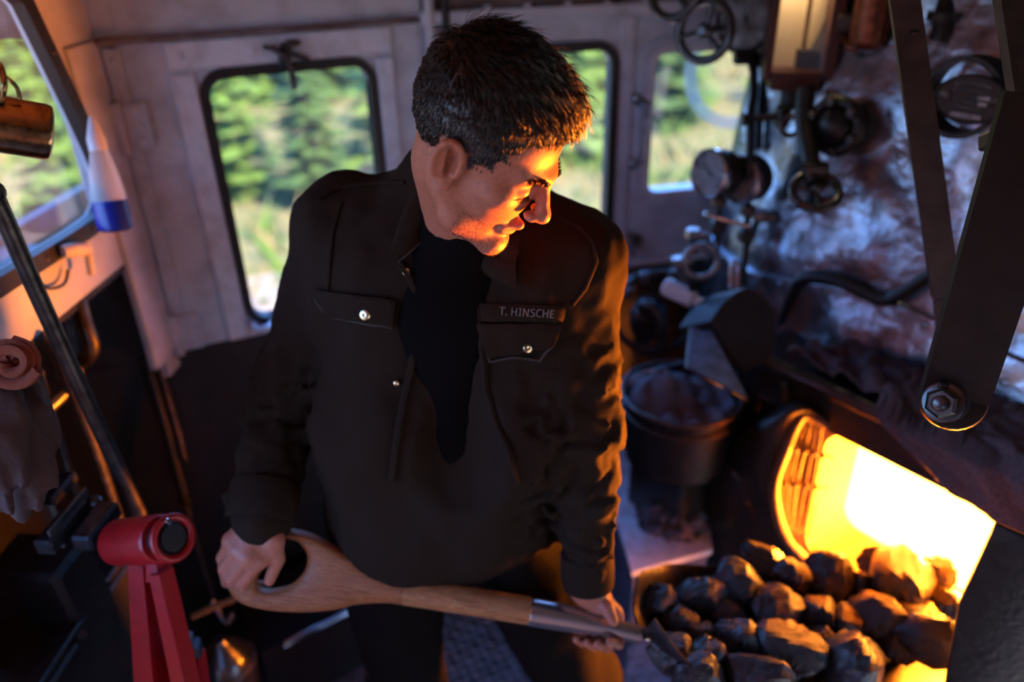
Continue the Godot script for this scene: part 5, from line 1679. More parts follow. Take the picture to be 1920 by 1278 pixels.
	part(rl, "pin", Shape.new().lathe(ht, PackedVector2Array([Vector2(0.027, hl * 0.6), Vector2(0.027, hl * 0.96), Vector2(0.020, hl * 1.04)]), 20), M.black_iron)
	part(rl, "split_pin", Shape.new().box(Transform3D(ht.basis, P(312, 978, 1.12)), Vector3(0.012, 0.016, 0.008), 0.002), M.bright_steel)
	part(rl, "arm", flat_bar(P(272, 1050, 1.19), P(292, 1340, 1.22), 0.030, 0.042, 0.040, cam - right * 0.35), M.red)
	part(rl, "arm", flat_bar(P(302, 1070, 1.17), P(362, 1340, 1.20), 0.020, 0.030, 0.030, cam - right * 0.35), M.red)
	part(rl, "web", flat_bar(P(280, 1030, 1.185), P(292, 1085, 1.185), 0.050, 0.040, 0.030, cam - right * 0.35), M.red)
	var lg := part(rl, "lug", flat_bar(P(358, 1225, 1.22), P(372, 1340, 1.24), 0.034, 0.040, 0.03, cam), M.red)
	part(lg, "bolt_head", Shape.new().lathe(facing(P(346, 1212, 1.21), Vector3.UP), PackedVector2Array([Vector2(0.026, -0.02), Vector2(0.026, 0.0), Vector2(0.018, 0.004), Vector2(0.018, 0.020), Vector2(0.012, 0.026)]), 6, 20.0), M.vice_steel)
	# oil lamp and stick on the floor by the wall
	var ol := thing("oil_can", "dark oil can with a shiny conical top beside the red lever", "oil can", P(440, 1290, 1.75))
	var ot := facing(P(438, 1290, 1.75), Vector3.UP)
	part(ol, "body", Shape.new().lathe(ot, PackedVector2Array([Vector2(0.060, 0.0), Vector2(0.062, 0.03), Vector2(0.062, 0.09), Vector2(0.045, 0.12), Vector2(0.020, 0.15), Vector2(0.014, 0.165)]), 24), M.black_gloss)
	part(ol, "band", Shape.new().torus(facing(ot * Vector3(0, 0.09, 0), Vector3.UP), 0.062, 0.004, 28, 8), M.dull_steel)
	part(ol, "bail", line([[398, 1125, 1.72], [412, 1150, 1.72], [425, 1168, 1.72], [436, 1150, 1.72]], 0.005), M.steel)
	var sk := thing("wooden_stick", "thin wooden stick lying by the shovel grip", "stick", P(400, 1140, 1.55))
	part(sk, "stick", line([[362, 1155, 1.58], [400, 1138, 1.55], [450, 1118, 1.50]], 0.006), M.wood_pale)
	# low tool chest with a bright steel edge
	var tc := thing("tool_chest", "dark low chest with a bright curled steel edge below the shovel", "chest", Vector3(P(620, 1200, 1.9).x, 0, P(620, 1200, 1.9).z))
	var e0 := P(532, 1209, 1.90)
	var e1 := P(700, 1166, 2.06)
	e1.y = e0.y
	var mid := (e0 + e1) / 2
	var tt := frame(mid, e1 - e0, Vector3.UP)
	var tl := (e1 - e0).length()
	part(tc, "carcass", Shape.new().box(Transform3D(tt.basis, mid - Vector3(0, mid.y / 2, 0) - tt.basis.z * 0.13), Vector3(tl + 0.12, mid.y - 0.006, 0.25), 0.006), M.black_iron)
	part(tc, "steel_edge", Shape.new().tube(smooth_path([e0, e0.lerp(e1, 0.3) + Vector3(0, 0.002, 0), e0.lerp(e1, 0.5) - Vector3(0, 0.001, 0), e0.lerp(e1, 0.75) + Vector3(0, 0.002, 0), e1]), 0.009, 10), M.bright_steel)
	var wp := thing("wall_pipe", "thin upright pipe against the panelling behind the fireman", "pipe", P(700, 1150, 2.05))
	part(wp, "pipe", line([[686, 870, 1.98], [690, 1000, 2.0], [700, 1160, 2.06]], 0.004), M.dull_steel)

# ---------------------------------------------------------------- the fireman
var jacket := Field.new()

# a point of the jacket seen at a pixel, lifted off it
func on_jacket(px: float, py: float, lift := 0.0, f: Field = null) -> Vector3:
	var g := jacket if f == null else f
	var d := (P(px, py, 1.0) - eye.origin).normalized()
	var p := g.hit(eye.origin, d, 0.75)
	return p + g.slope(p) * lift

# a piece of cloth lying on the jacket between four corners
func applique(c: Array, cols: int, rows: int, lift: float, thick: float) -> Shape:
	var pv := PackedVector3Array()
	for r in rows:
		for q in cols:
			var a := q / float(cols - 1)
			var b := r / float(rows - 1)
			var x: float = lerpf(lerpf(c[0][0], c[1][0], a), lerpf(c[3][0], c[2][0], a), b)
			var y: float = lerpf(lerpf(c[0][1], c[1][1], a), lerpf(c[3][1], c[2][1], a), b)
			pv.append(on_jacket(x, y, lift))
	return Shape.new().sheet(pv, cols, rows, thick)

func seam(parent: Node3D, pts: Array, r: float, lift: float, called: String, m: Material) -> void:
	var w := []
	for k in pts.size() - 1:
		for q in 4:
			var t := q / 4.0
			w.append(on_jacket(lerpf(pts[k][0], pts[k + 1][0], t), lerpf(pts[k][1], pts[k + 1][1], t), lift))
	w.append(on_jacket(pts[-1][0], pts[-1][1], lift))
	part(parent, called, Shape.new().tube(PackedVector3Array(w), r, 6), m)

func hand_field(f: Field, wrist: Vector3, mcp: Array, fingers: Array, thumb: Array) -> void:
	for k in 4:
		f.cap(wrist, mcp[k], 0.023, 0.0125, 0.014)
	f.cap(mcp[0], mcp[3], 0.0125, 0.011, 0.012)
	f.cap(wrist, thumb[0], 0.020, 0.016, 0.014)
	for k in 4:
		var j: Array = fingers[k]
		var r: float = [0.0098, 0.0102, 0.0095, 0.0084][k]
		f.cap(mcp[k], j[0], r * 1.22, r * 1.02, 0.006)
		f.cap(j[0], j[1], r * 1.04, r * 0.94, 0.003)
		f.cap(j[1], j[2], r * 0.94, r * 0.80, 0.003)
	f.cap(thumb[0], thumb[1], 0.0145, 0.0115, 0.010)
	f.cap(thumb[1], thumb[2], 0.0115, 0.0085, 0.003)

func build_person() -> void:
	var base := Vector3(0.33, 0, -1.02)
	var man := thing("person", "person in dark work jacket leaning over to shovel coal", "person", base)
	# joints
	var sh_r := P(648, 425, 1.16)
	var sh_l := P(1078, 480, 1.135)
	var el_r := P(531, 745, 1.27)
	var wr_r := P(489, 968, 1.185)
	var el_l := P(1088, 800, 1.17)
	var wr_l := P(1103, 1098, 1.245)
	var neck := P(868, 440, 1.06)
	var chest := P(862, 560, 1.14)
	var belly := P(830, 790, 1.20)
	var hips := P(835, 965, 1.30)
	var hip_r := hips + Vector3(-0.09, -0.02, -0.035)
	var hip_l := hips + Vector3(0.085, -0.02, 0.035)
	var knee_r := P(768, 1290, 1.57)
	var knee_l := P(1092, 1290, 1.50)
	var foot_r := Vector3(knee_r.x - 0.02, 0.09, knee_r.z - 0.08)
	var foot_l := Vector3(knee_l.x + 0.06, 0.09, knee_l.z - 0.08)
	# head frame: x to his left, y up, z where he looks
	var g: Vector3 = (eye.basis * Vector3(0.82, -0.62, 0.0)).normalized()
	var up: Vector3 = eye.basis * Vector3(0.41, 0.65, 0.64)
	up = (up - g * up.dot(g)).normalized()
	var ht := Transform3D(Basis(up.cross(g), up, g) * Basis.from_scale(Vector3.ONE * 0.94), P(904, 270, 0.885))
	# ---------------- body: one continuous surface
	var body := Shape.new()
	var f := Field.new()
	f.cap(sh_r, el_r, 0.045, 0.036, 0.03)
	f.cap(el_r, wr_r, 0.036, 0.026, 0.02)
	f.cap(sh_l, el_l, 0.045, 0.036, 0.03)
	f.cap(el_l, wr_l, 0.036, 0.026, 0.02)
	f.cap(sh_r, sh_l, 0.052, 0.052, 0.04)
	f.cap(chest, P(830, 790, 1.25), 0.10, 0.09, 0.06)
	f.cap(P(830, 790, 1.25), hips, 0.09, 0.10, 0.06)
	f.cap(hip_r, knee_r, 0.075, 0.05, 0.03)
	f.cap(knee_r, foot_r, 0.05, 0.035, 0.02)
	f.cap(hip_l, knee_l, 0.075, 0.05, 0.03)
	f.cap(knee_l, foot_l, 0.05, 0.035, 0.02)
	f.cap(neck, ht * Vector3(0, -0.05, -0.03), 0.048, 0.044, 0.04)
	f.net(body, Vector3(-0.15, -0.02, -1.35), Vector3(0.80, 1.60, -0.60), 0.016)
	# hands
	var mr := [P(484, 1050, 1.165), P(465, 1043, 1.155), P(447, 1030, 1.160), P(434, 1013, 1.172)]
	var fr := [[P(455, 1092, 1.185), P(468, 1108, 1.215), P(488, 1096, 1.230)], [P(434, 1083, 1.180), P(443, 1104, 1.215), P(466, 1092, 1.235)], [P(421, 1066, 1.185), P(426, 1090, 1.215), P(447, 1080, 1.236)], [P(416, 1045, 1.195), P(420, 1066, 1.220), P(437, 1062, 1.236)]]
	var tr := [P(512, 1012, 1.168), P(520, 1048, 1.178), P(505, 1088, 1.192)]
	var hf := Field.new()
	hand_field(hf, wr_r, mr, fr, tr)
	hf.cap(wr_r, el_r.lerp(wr_r, 0.7), 0.026, 0.029, 0.02)
	hf.net(body, P(470, 1035, 1.2) - Vector3.ONE * 0.125, P(470, 1035, 1.2) + Vector3.ONE * 0.125, 0.0036)
	var ml := [P(1152, 1150, 1.258), P(1136, 1145, 1.275), P(1118, 1142, 1.285), P(1100, 1138, 1.288)]
	var fl := [[P(1166, 1184, 1.252), P(1160, 1206, 1.235), P(1144, 1204, 1.216)], [P(1146, 1190, 1.275), P(1138, 1212, 1.255), P(1122, 1208, 1.232)], [P(1122, 1188, 1.285), P(1114, 1210, 1.265), P(1101, 1205, 1.240)], [P(1100, 1182, 1.288), P(1092, 1204, 1.268), P(1081, 1199, 1.246)]]
	var tl := [P(1120, 1128, 1.245), P(1138, 1140, 1.222), P(1150, 1164, 1.212)]
	var lf := Field.new()
	hand_field(lf, wr_l, ml, fl, tl)
	lf.cap(wr_l, el_l.lerp(wr_l, 0.7), 0.026, 0.029, 0.02)
	lf.net(body, P(1125, 1150, 1.25) - Vector3.ONE * 0.125, P(1125, 1150, 1.25) + Vector3.ONE * 0.125, 0.0036)
	# head: field in head coordinates
	var hd := head_field(ht.affine_inverse() * neck)
	var hs := Shape.new()
	hd.net(hs, Vector3(-0.105, -0.20, -0.13), Vector3(0.105, 0.16, 0.145), 0.0030)
	for k in hs.v.size():
		body.v.append(ht * hs.v[k])
		body.n.append((ht.basis * hs.n[k]).normalized())
	var off := body.v.size() - hs.v.size()
	for k in hs.i:
		body.i.append(k + off)
	part(man, "body", body, M.skin, "skin of face, neck and hands")
	build_hair(man, ht, hd)
	# ---------------- shirt
	var sf := Field.new()
	sf.cap(P(760, 440, 1.16), P(1000, 470, 1.15), 0.065, 0.06, 0.06)
	sf.cap(P(845, 460, 1.10), P(848, 560, 1.14), 0.070, 0.10, 0.06)
	sf.cap(P(848, 560, 1.14), P(835, 960, 1.31), 0.100, 0.112, 0.08)
	sf.cap(neck, neck.lerp(ht.origin, 0.16), 0.058, 0.054, 0.04)
	var shirt := Shape.new()
	sf.net(shirt, chest - Vector3(0.35, 0.60, 0.40), chest + Vector3(0.35, 0.30, 0.35), 0.011)
	part(man, "shirt", shirt, M.shirt)
	# crew collar of the shirt and the standing collar of the jacket round the neck
	var axis := (ht * Vector3(0, -0.05, -0.03) - neck).normalized()
	part(man, "shirt_collar", Shape.new().torus(facing(neck + axis * 0.022, axis), 0.050, 0.006, 30, 8), M.shirt)
	var ca := (eye.basis.x - axis * eye.basis.x.dot(axis)).normalized()
	var cb := ca.cross(axis)
	if cb.dot(eye.basis.z) < 0.0:
		cb = -cb
	var cv := PackedVector3Array()
	for r in 5:
		for q in 20:
			var th := deg_to_rad(lerpf(140.0, 350.0, q / 19.0))
			var rise := r / 4.0
			cv.append(neck + (ca * cos(th) + cb * sin(th)) * (0.058 + 0.006 * sin(rise * PI)) + axis * (-0.020 + rise * (0.030 + 0.055 * sin(lerpf(0.15, PI - 0.3, q / 19.0)))))
	part(man, "collar_stand", Shape.new().sheet(cv, 20, 5, 0.004), M.jacket)
	# ---------------- jacket
	jacket.cap(sh_r, P(905, 420, 1.13), 0.074, 0.075, 0.05)
	jacket.cap(P(905, 430, 1.15), sh_l, 0.074, 0.070, 0.05)
	jacket.cap(sh_r, el_r, 0.066, 0.056, 0.035)
	jacket.cap(el_r, wr_r, 0.057, 0.047, 0.03)
	jacket.cap(sh_l, el_l, 0.066, 0.057, 0.035)
	jacket.cap(el_l, P(1104, 1060, 1.235), 0.056, 0.041, 0.03)
	jacket.cap(P(735, 530, 1.145), P(720, 800, 1.20), 0.105, 0.095, 0.06)
	jacket.cap(P(980, 545, 1.145), P(930, 800, 1.185), 0.103, 0.095, 0.06)
	jacket.cap(P(720, 800, 1.20), P(740, 985, 1.29), 0.098, 0.105, 0.06)
	jacket.cap(P(930, 800, 1.175), P(925, 940, 1.27), 0.098, 0.100, 0.06)
	jacket.cap(P(850, 480, 1.16), P(830, 950, 1.32), 0.12, 0.13, 0.08)
	jacket.cap(P(795, 400, 1.10), P(812, 322, 1.06), 0.055, 0.040, 0.03)
	# open front: a shallow channel between the two fronts
	jacket.groove(P(830, 425, 0.995), P(845, 560, 1.0), 0.040, 0.030, 0.010)
	jacket.groove(P(845, 560, 1.005), P(852, 930, 1.075), 0.032, 0.078, 0.010)
	jacket.groove(neck + Vector3(0, 0.012, 0), ht * Vector3(0, -0.06, -0.01), 0.050, 0.056, 0.008)
	var folds := FastNoiseLite.new()
	folds.frequency = 9.0
	folds.seed = 6
	folds.fractal_octaves = 2
	var fine := FastNoiseLite.new()
	fine.frequency = 26.0
	fine.seed = 9
	var arm_dir := (wr_l - el_l).normalized()
	var arm_dir_r := (wr_r - el_r).normalized()
	jacket.ripple = func(p: Vector3) -> float:
		var d := 0.010 * folds.get_noise_3d(p.x, p.y * 0.55, p.z) + 0.0025 * fine.get_noise_3d(p.x, p.y, p.z)
		# gathers round both elbows and above the cuffs
		var a := (p - el_l).dot(arm_dir)
		var gather := exp(-pow(a - 0.08, 2) / 0.045)
		if (p - el_l - arm_dir * a).length() < 0.12:
			d += 0.0072 * gather * sin(a * 56.0 + 9.0 * folds.get_noise_3d(p.x * 1.3, p.y * 1.3, p.z * 1.3) + p.x * 42.0)
		var b := (p - el_r).dot(arm_dir_r)
		if (p - el_r - arm_dir_r * b).length() < 0.12:
			d += 0.007 * exp(-pow(b - 0.02, 2) / 0.008) * sin(b * 110.0 + 6.0 * folds.get_noise_3d(p.x * 2.0, p.y * 2.0, p.z * 2.0) + p.z * 40.0)
		return d
	var js := Shape.new()
	jacket.net(js, Vector3(-0.12, 0.80, -1.42), Vector3(0.78, 1.62, -0.60), 0.0075)
	var jk := part(man, "jacket", js, M.jacket, "dark work jacket")
	dress(jk, wr_r, wr_l, el_r, el_l)
	# ---------------- trousers and boots
	var tf := Field.new()
	tf.cap(hips + Vector3(-0.04, -0.02, -0.03), hips + Vector3(0.05, -0.02, -0.03), 0.105, 0.105, 0.06)
	tf.cap(hip_r, knee_r, 0.095, 0.074, 0.03)
	tf.cap(knee_r, foot_r + Vector3(0, 0.02, 0), 0.080, 0.070, 0.03)
	tf.cap(hip_l, knee_l, 0.095, 0.074, 0.03)
	tf.cap(knee_l, foot_l + Vector3(0, 0.02, 0), 0.080, 0.070, 0.03)
	tf.ripple = func(p: Vector3) -> float: return 0.012 * folds.get_noise_3d(p.x, p.y * 0.6, p.z)
	var ts := Shape.new()
	tf.net(ts, Vector3(-0.1, 0.0, -1.4), Vector3(0.8, 1.1, -0.65), 0.013)
	part(man, "trousers", ts, M.trousers)
	for k in 2:
		var ft: Vector3 = [foot_r, foot_l][k]
		var toe: Vector3 = ft + [Vector3(0.03, -0.035, 0.17), Vector3(0.10, -0.035, 0.14)][k]
		var bf := Field.new()
		bf.cap(ft + Vector3(0, 0.05, 0), ft - Vector3(0, 0.035, 0), 0.055, 0.052, 0.02)
		bf.cap(ft - Vector3(0, 0.03, 0), toe, 0.052, 0.042, 0.03)
		var bs := Shape.new()
		bf.net(bs, ft - Vector3(0.22, 0.12, 0.22), ft + Vector3(0.22, 0.14, 0.26), 0.012)
		part(man, "boot", bs, M.leather)

func seam_on(parent: Node3D, f: Field, pts: Array, r: float, called: String, m: Material) -> void:
	var w := []
	for k in pts.size() - 1:
		for q in 4:
			w.append(on_jacket(lerpf(pts[k][0], pts[k + 1][0], q / 4.0), lerpf(pts[k][1], pts[k + 1][1], q / 4.0), 0.001, f))
	part(parent, called, Shape.new().tube(PackedVector3Array(w), r, 8), m)

# face and neck; n is where the neck meets the shoulders
func head_field(n: Vector3) -> Field:
	var f := Field.new()
	var at := func(x, y, z): return Transform3D(Basis.IDENTITY, Vector3(x, y, z))
	f.ell(at.call(0, 0.040, -0.012), Vector3(0.073, 0.088, 0.090), 0.02)
	f.ell(at.call(0, -0.025, 0.030), Vector3(0.058, 0.080, 0.058), 0.03)
	f.ell(at.call(0, 0.045, 0.040), Vector3(0.056, 0.040, 0.044), 0.02)
	for s in [-1.0, 1.0]:
		f.cap(Vector3(s * 0.052, -0.050, -0.004), Vector3(s * 0.045, -0.078, 0.022), 0.016, 0.015, 0.022)
		f.cap(Vector3(s * 0.045, -0.078, 0.022), Vector3(s * 0.012, -0.104, 0.072), 0.015, 0.014, 0.022)
		f.ell(at.call(s * 0.046, -0.014, 0.056), Vector3(0.017, 0.014, 0.018), 0.026)
		f.cap(Vector3(s * 0.010, 0.020, 0.088), Vector3(s * 0.040, 0.022, 0.070), 0.010, 0.009, 0.014)
	f.ell(at.call(0, -0.103, 0.076), Vector3(0.019, 0.015, 0.015), 0.018)
	f.cap(Vector3(0, 0.014, 0.088), Vector3(0, -0.024, 0.108), 0.0075, 0.0095, 0.012)
	f.ell(at.call(0, -0.031, 0.111), Vector3(0.0100, 0.0092, 0.0110), 0.010)
	for s in [-1.0, 1.0]:
		f.ell(at.call(s * 0.0125, -0.034, 0.100), Vector3(0.0068, 0.0066, 0.0090), 0.007)
		f.cut(at.call(s * 0.031, 0.002, 0.094), Vector3(0.017, 0.0095, 0.013), 0.014)
		f.ell(at.call(s * 0.030, -0.001, 0.0725), Vector3(0.0135, 0.0115, 0.0135), 0.006)
		f.groove(Vector3(s * 0.019, -0.0065, 0.090), Vector3(s * 0.043, -0.0065, 0.078), 0.0016, 0.0012, 0.003)
		f.ell(at.call(s * 0.0065, -0.0415, 0.105), Vector3(0.004, 0.003, 0.005), 0.003)
		f.cut(at.call(s * 0.0070, -0.0430, 0.106), Vector3(0.0032, 0.0035, 0.0045), 0.003)
	# lips
	f.cap(Vector3(-0.020, -0.0660, 0.080), Vector3(0, -0.0625, 0.0925), 0.0045, 0.0065, 0.007)
	f.cap(Vector3(0.020, -0.0660, 0.080), Vector3(0, -0.0625, 0.0925), 0.0045, 0.0065, 0.007)
	f.cap(Vector3(-0.016, -0.0740, 0.080), Vector3(0.016, -0.0740, 0.080), 0.0050, 0.0050, 0.007)
	f.ell(at.call(0, -0.0745, 0.084), Vector3(0.013, 0.0065, 0.0085), 0.007)
	f.groove(Vector3(-0.023, -0.0690, 0.086), Vector3(0, -0.0685, 0.0985), 0.0020, 0.0026, 0.004)
	f.groove(Vector3(0.023, -0.0690, 0.086), Vector3(0, -0.0685, 0.0985), 0.0020, 0.0026, 0.004)
	# neck
	f.cap(Vector3(0, -0.040, -0.030), n, 0.046, 0.046, 0.025)
	f.cap(Vector3(-0.05, -0.03, -0.02), n + Vector3(0.0, 0.0, 0.040), 0.010, 0.014, 0.03)
	# ears: a tilted dish with a rolled rim, lobe and hollow
	for s in [-1.0, 1.0]:
		var e := Transform3D(Basis(Vector3.UP, s * -0.45) * Basis(Vector3.RIGHT, -0.18), Vector3(s * 0.0755, -0.004, -0.010)) * Transform3D(Basis.from_scale(Vector3.ONE * 1.08), Vector3.ZERO)
		f.ell(e, Vector3(0.0065, 0.030, 0.0180), 0.006)
		f.cut(e * Transform3D(Basis.IDENTITY, Vector3(s * 0.0095, 0.002, 0.002)), Vector3(0.0135, 0.020, 0.0115), 0.003)
		var rim := []
		for k in 11:
			var a := lerpf(-0.6, 3.9, k / 10.0)
			rim.append(e * Vector3(s * 0.0062, 0.002 + 0.0275 * sin(a) * (1.0 if sin(a) > 0 else 0.85), 0.0155 * cos(a)))
		for k in 10:
			f.cap(rim[k], rim[k + 1], 0.0040, 0.0040, 0.002)
		f.cap(e * Vector3(s * 0.003, 0.012, -0.005), e * Vector3(s * 0.004, -0.012, -0.004), 0.0030, 0.0032, 0.004)
		f.ell(e * Transform3D(Basis.IDENTITY, Vector3(s * 0.002, -0.027, 0.004)), Vector3(0.0045, 0.0085, 0.0075), 0.005)
		f.ell(e * Transform3D(Basis.IDENTITY, Vector3(s * 0.001, -0.006, 0.0145)), Vector3(0.0045, 0.006, 0.0035), 0.004)
	return f

func build_hair(man: Node3D, ht: Transform3D, hd: Field) -> void:
	# cap of hair: thick on top, short at the sides and nape
	var f := Field.new()
	f.ell(Transform3D(Basis.IDENTITY, Vector3(0, 0.043, -0.013)), Vector3(0.0765, 0.089, 0.0935), 0.02)
	f.ell(Transform3D(Basis.IDENTITY, Vector3(0, 0.066, -0.006)), Vector3(0.064, 0.064, 0.082), 0.03)
	f.ell(Transform3D(Basis.IDENTITY, Vector3(0.004, 0.088, 0.042)), Vector3(0.048, 0.026, 0.036), 0.03)
	var nz := FastNoiseLite.new()
	nz.frequency = 60.0
	nz.seed = 2
	f.ripple = func(p: Vector3) -> float: return 0.0028 * nz.get_noise_3d(p.x * 1.6, p.y, p.z * 0.45)
	var line_ok := func(p: Vector3) -> bool:
		if absf(p.x) > 0.062 and p.y < 0.024 and p.z > -0.034 and p.z < 0.012:
			return false
		var front: float = 0.086 - 0.40 * absf(p.x)            # hairline over the forehead
		if p.z > 0.055:
			return p.y > front
		if p.z > 0.012:
			return p.y > lerpf(0.004, 0.052, clampf((p.z - 0.030) / 0.030, 0.0, 1.0)) - (0.044 if p.z < 0.028 else 0.0)
		return p.y > lerpf(0.024, -0.078, clampf((0.012 - p.z) / 0.05, 0.0, 1.0))
	var s := Shape.new()
	f.net(s, Vector3(-0.10, -0.10, -0.14), Vector3(0.10, 0.18, 0.12), 0.0035, line_ok)
	var c := Shape.new()
	for k in s.v.size():
		c.v.append(ht * s.v[k])
		c.n.append((ht.basis * s.n[k]).normalized())
	c.i = s.i
	var hair := part(man, "hair", c, M.hair, "short dark brown hair, longer on top")
	# locks: short tapering blades combed forward and to the side
	var rng := RandomNumberGenerator.new()
	rng.seed = 77
	var locks := Shape.new()
	var made := 0
	var pv := PackedVector3Array()
	var tri := PackedInt32Array()
	while made < 9000:
		var d := Vector3(rng.randfn(), rng.randfn(), rng.randfn()).normalized()
		var p := Vector3(0, 0.05, -0.005) + d * 0.16
		var root := f.hit(p, -d, 0.0)
		if not line_ok.call(root - Vector3(0, 0.003, 0)) or root.y < -0.08:
			continue
		made += 1
		var n := f.slope(root)
		var top := smoothstep(0.06, 0.12, root.y)
		var whorl := root - Vector3(-0.01, 0.12, -0.075)
		var flow := Vector3(whorl.x * 0.9 + rng.randfn() * 0.12, -0.35 - 0.8 * (1.0 - top), whorl.z * 0.8 + 0.10 + 0.9 * top + rng.randfn() * 0.12)
		if root.z < -0.05 and root.y < 0.10:
			flow = Vector3(rng.randfn() * 0.2, -1.0, 0.1)
		flow = (flow - n * flow.dot(n)).normalized()
		flow = (flow + n * (0.10 + 0.30 * top * rng.randf())).normalized()
		var l := lerpf(0.011, 0.034, top) * rng.randf_range(0.7, 1.2)
		if top > 0.4 and rng.randf() < 0.05:
			flow = (flow + n * 0.7).normalized()
		var side := flow.cross(n).normalized() * rng.randf_range(0.0006, 0.0013)
		var a := root - n * 0.001
		var b := a + flow * l * 0.5 + n * 0.001
		var e := a + flow * l - n * l * (0.10 + 0.12 * rng.randf()) + side * rng.randf_range(-3, 3)
		var o := pv.size()
		for q in [a - side, a + side, b - side * 0.9, b + side * 0.9, b + n * 0.0009, e]:
			pv.append(ht * q)
		tri.append_array(PackedInt32Array([o, o + 1, o + 4, o, o + 4, o + 2, o + 1, o + 3, o + 4, o + 2, o + 4, o + 5, o + 4, o + 3, o + 5, o + 2, o + 5, o + 3, o, o + 2, o + 3, o, o + 3, o + 1]))
	locks.put(pv, tri, 180.0, false)
	part(hair, "locks", locks, M.hair).set_meta("kind", "stuff")
	# eyebrows and lashes: rows of short hairs
	for s2 in [-1.0, 1.0]:
		var brow := Shape.new()
		for k in 90:
			var t := rng.randf()
			var q := Vector3(s2 * lerpf(0.012, 0.046, t), 0.0185 + 0.006 * sin(t * 2.4) + rng.randf_range(-0.0028, 0.0028), 0.15)
			var p := hd.hit(q, Vector3(0, 0, -1), 0.0)
			var nn := hd.slope(p)
			var dir := (Vector3(s2 * 1.0, 0.25 - 0.7 * t, 0.0) + nn * 0.25).normalized()
			brow.tube(PackedVector3Array([ht * p, ht * (p + dir * 0.0045 + nn * 0.0006), ht * (p + dir * 0.009)]), [0.0005, 0.00045, 0.0001], 4)
		part(man, "eyebrow", brow, M.brow)
		var lash := Shape.new()
		for k in 26:
			var t := k / 25.0
			var p := hd.hit(Vector3(s2 * lerpf(0.019, 0.043, t), -0.0068, 0.15), Vector3(0, 0, -1), 0.0)
			lash.tube(PackedVector3Array([ht * p, ht * (p + Vector3(s2 * 0.001 * t, -0.0028, 0.0035)), ht * (p + Vector3(s2 * 0.003 * t, -0.0030, 0.0075))]), [0.0004, 0.0003, 0.0001], 4)
		part(man, "eyelashes", lash, M.brow)
	var beard := Shape.new()
	var bv := PackedVector3Array()
	var bt := PackedInt32Array()
	for k in 2600:
		var a := rng.randf_range(-1.5, 1.5)
		var y := rng.randf_range(-0.125, -0.045)
		var from := Vector3(sin(a) * 0.16, y, 0.02 + cos(a) * 0.16)
		var dir := (Vector3(0, y - 0.01, 0.01) - from).normalized()
		var p := hd.hit(from, dir, 0.0)
		if p.z < 0.030 or p.y < -0.118 or (p.z > 0.06 and p.y > -0.088 and absf(p.x) < 0.026 and p.y < -0.060) or p.y > lerpf(-0.048, -0.062, clampf(p.z / 0.07, 0.0, 1.0)):
			continue
		var nn := hd.slope(p)
		var e := p + (nn + Vector3(0, -0.8, 0)).normalized() * rng.randf_range(0.0012, 0.003)
		var sd := nn.cross(Vector3.UP).normalized() * 0.00028
		var o := bv.size()
		bv.append_array(PackedVector3Array([ht * (p - sd), ht * (p + sd), ht * e]))
		bt.append_array(PackedInt32Array([o, o + 1, o + 2]))
	beard.put(bv, bt, 180.0, false)
	part(man, "stubble", beard, M.brow).set_meta("kind", "stuff")

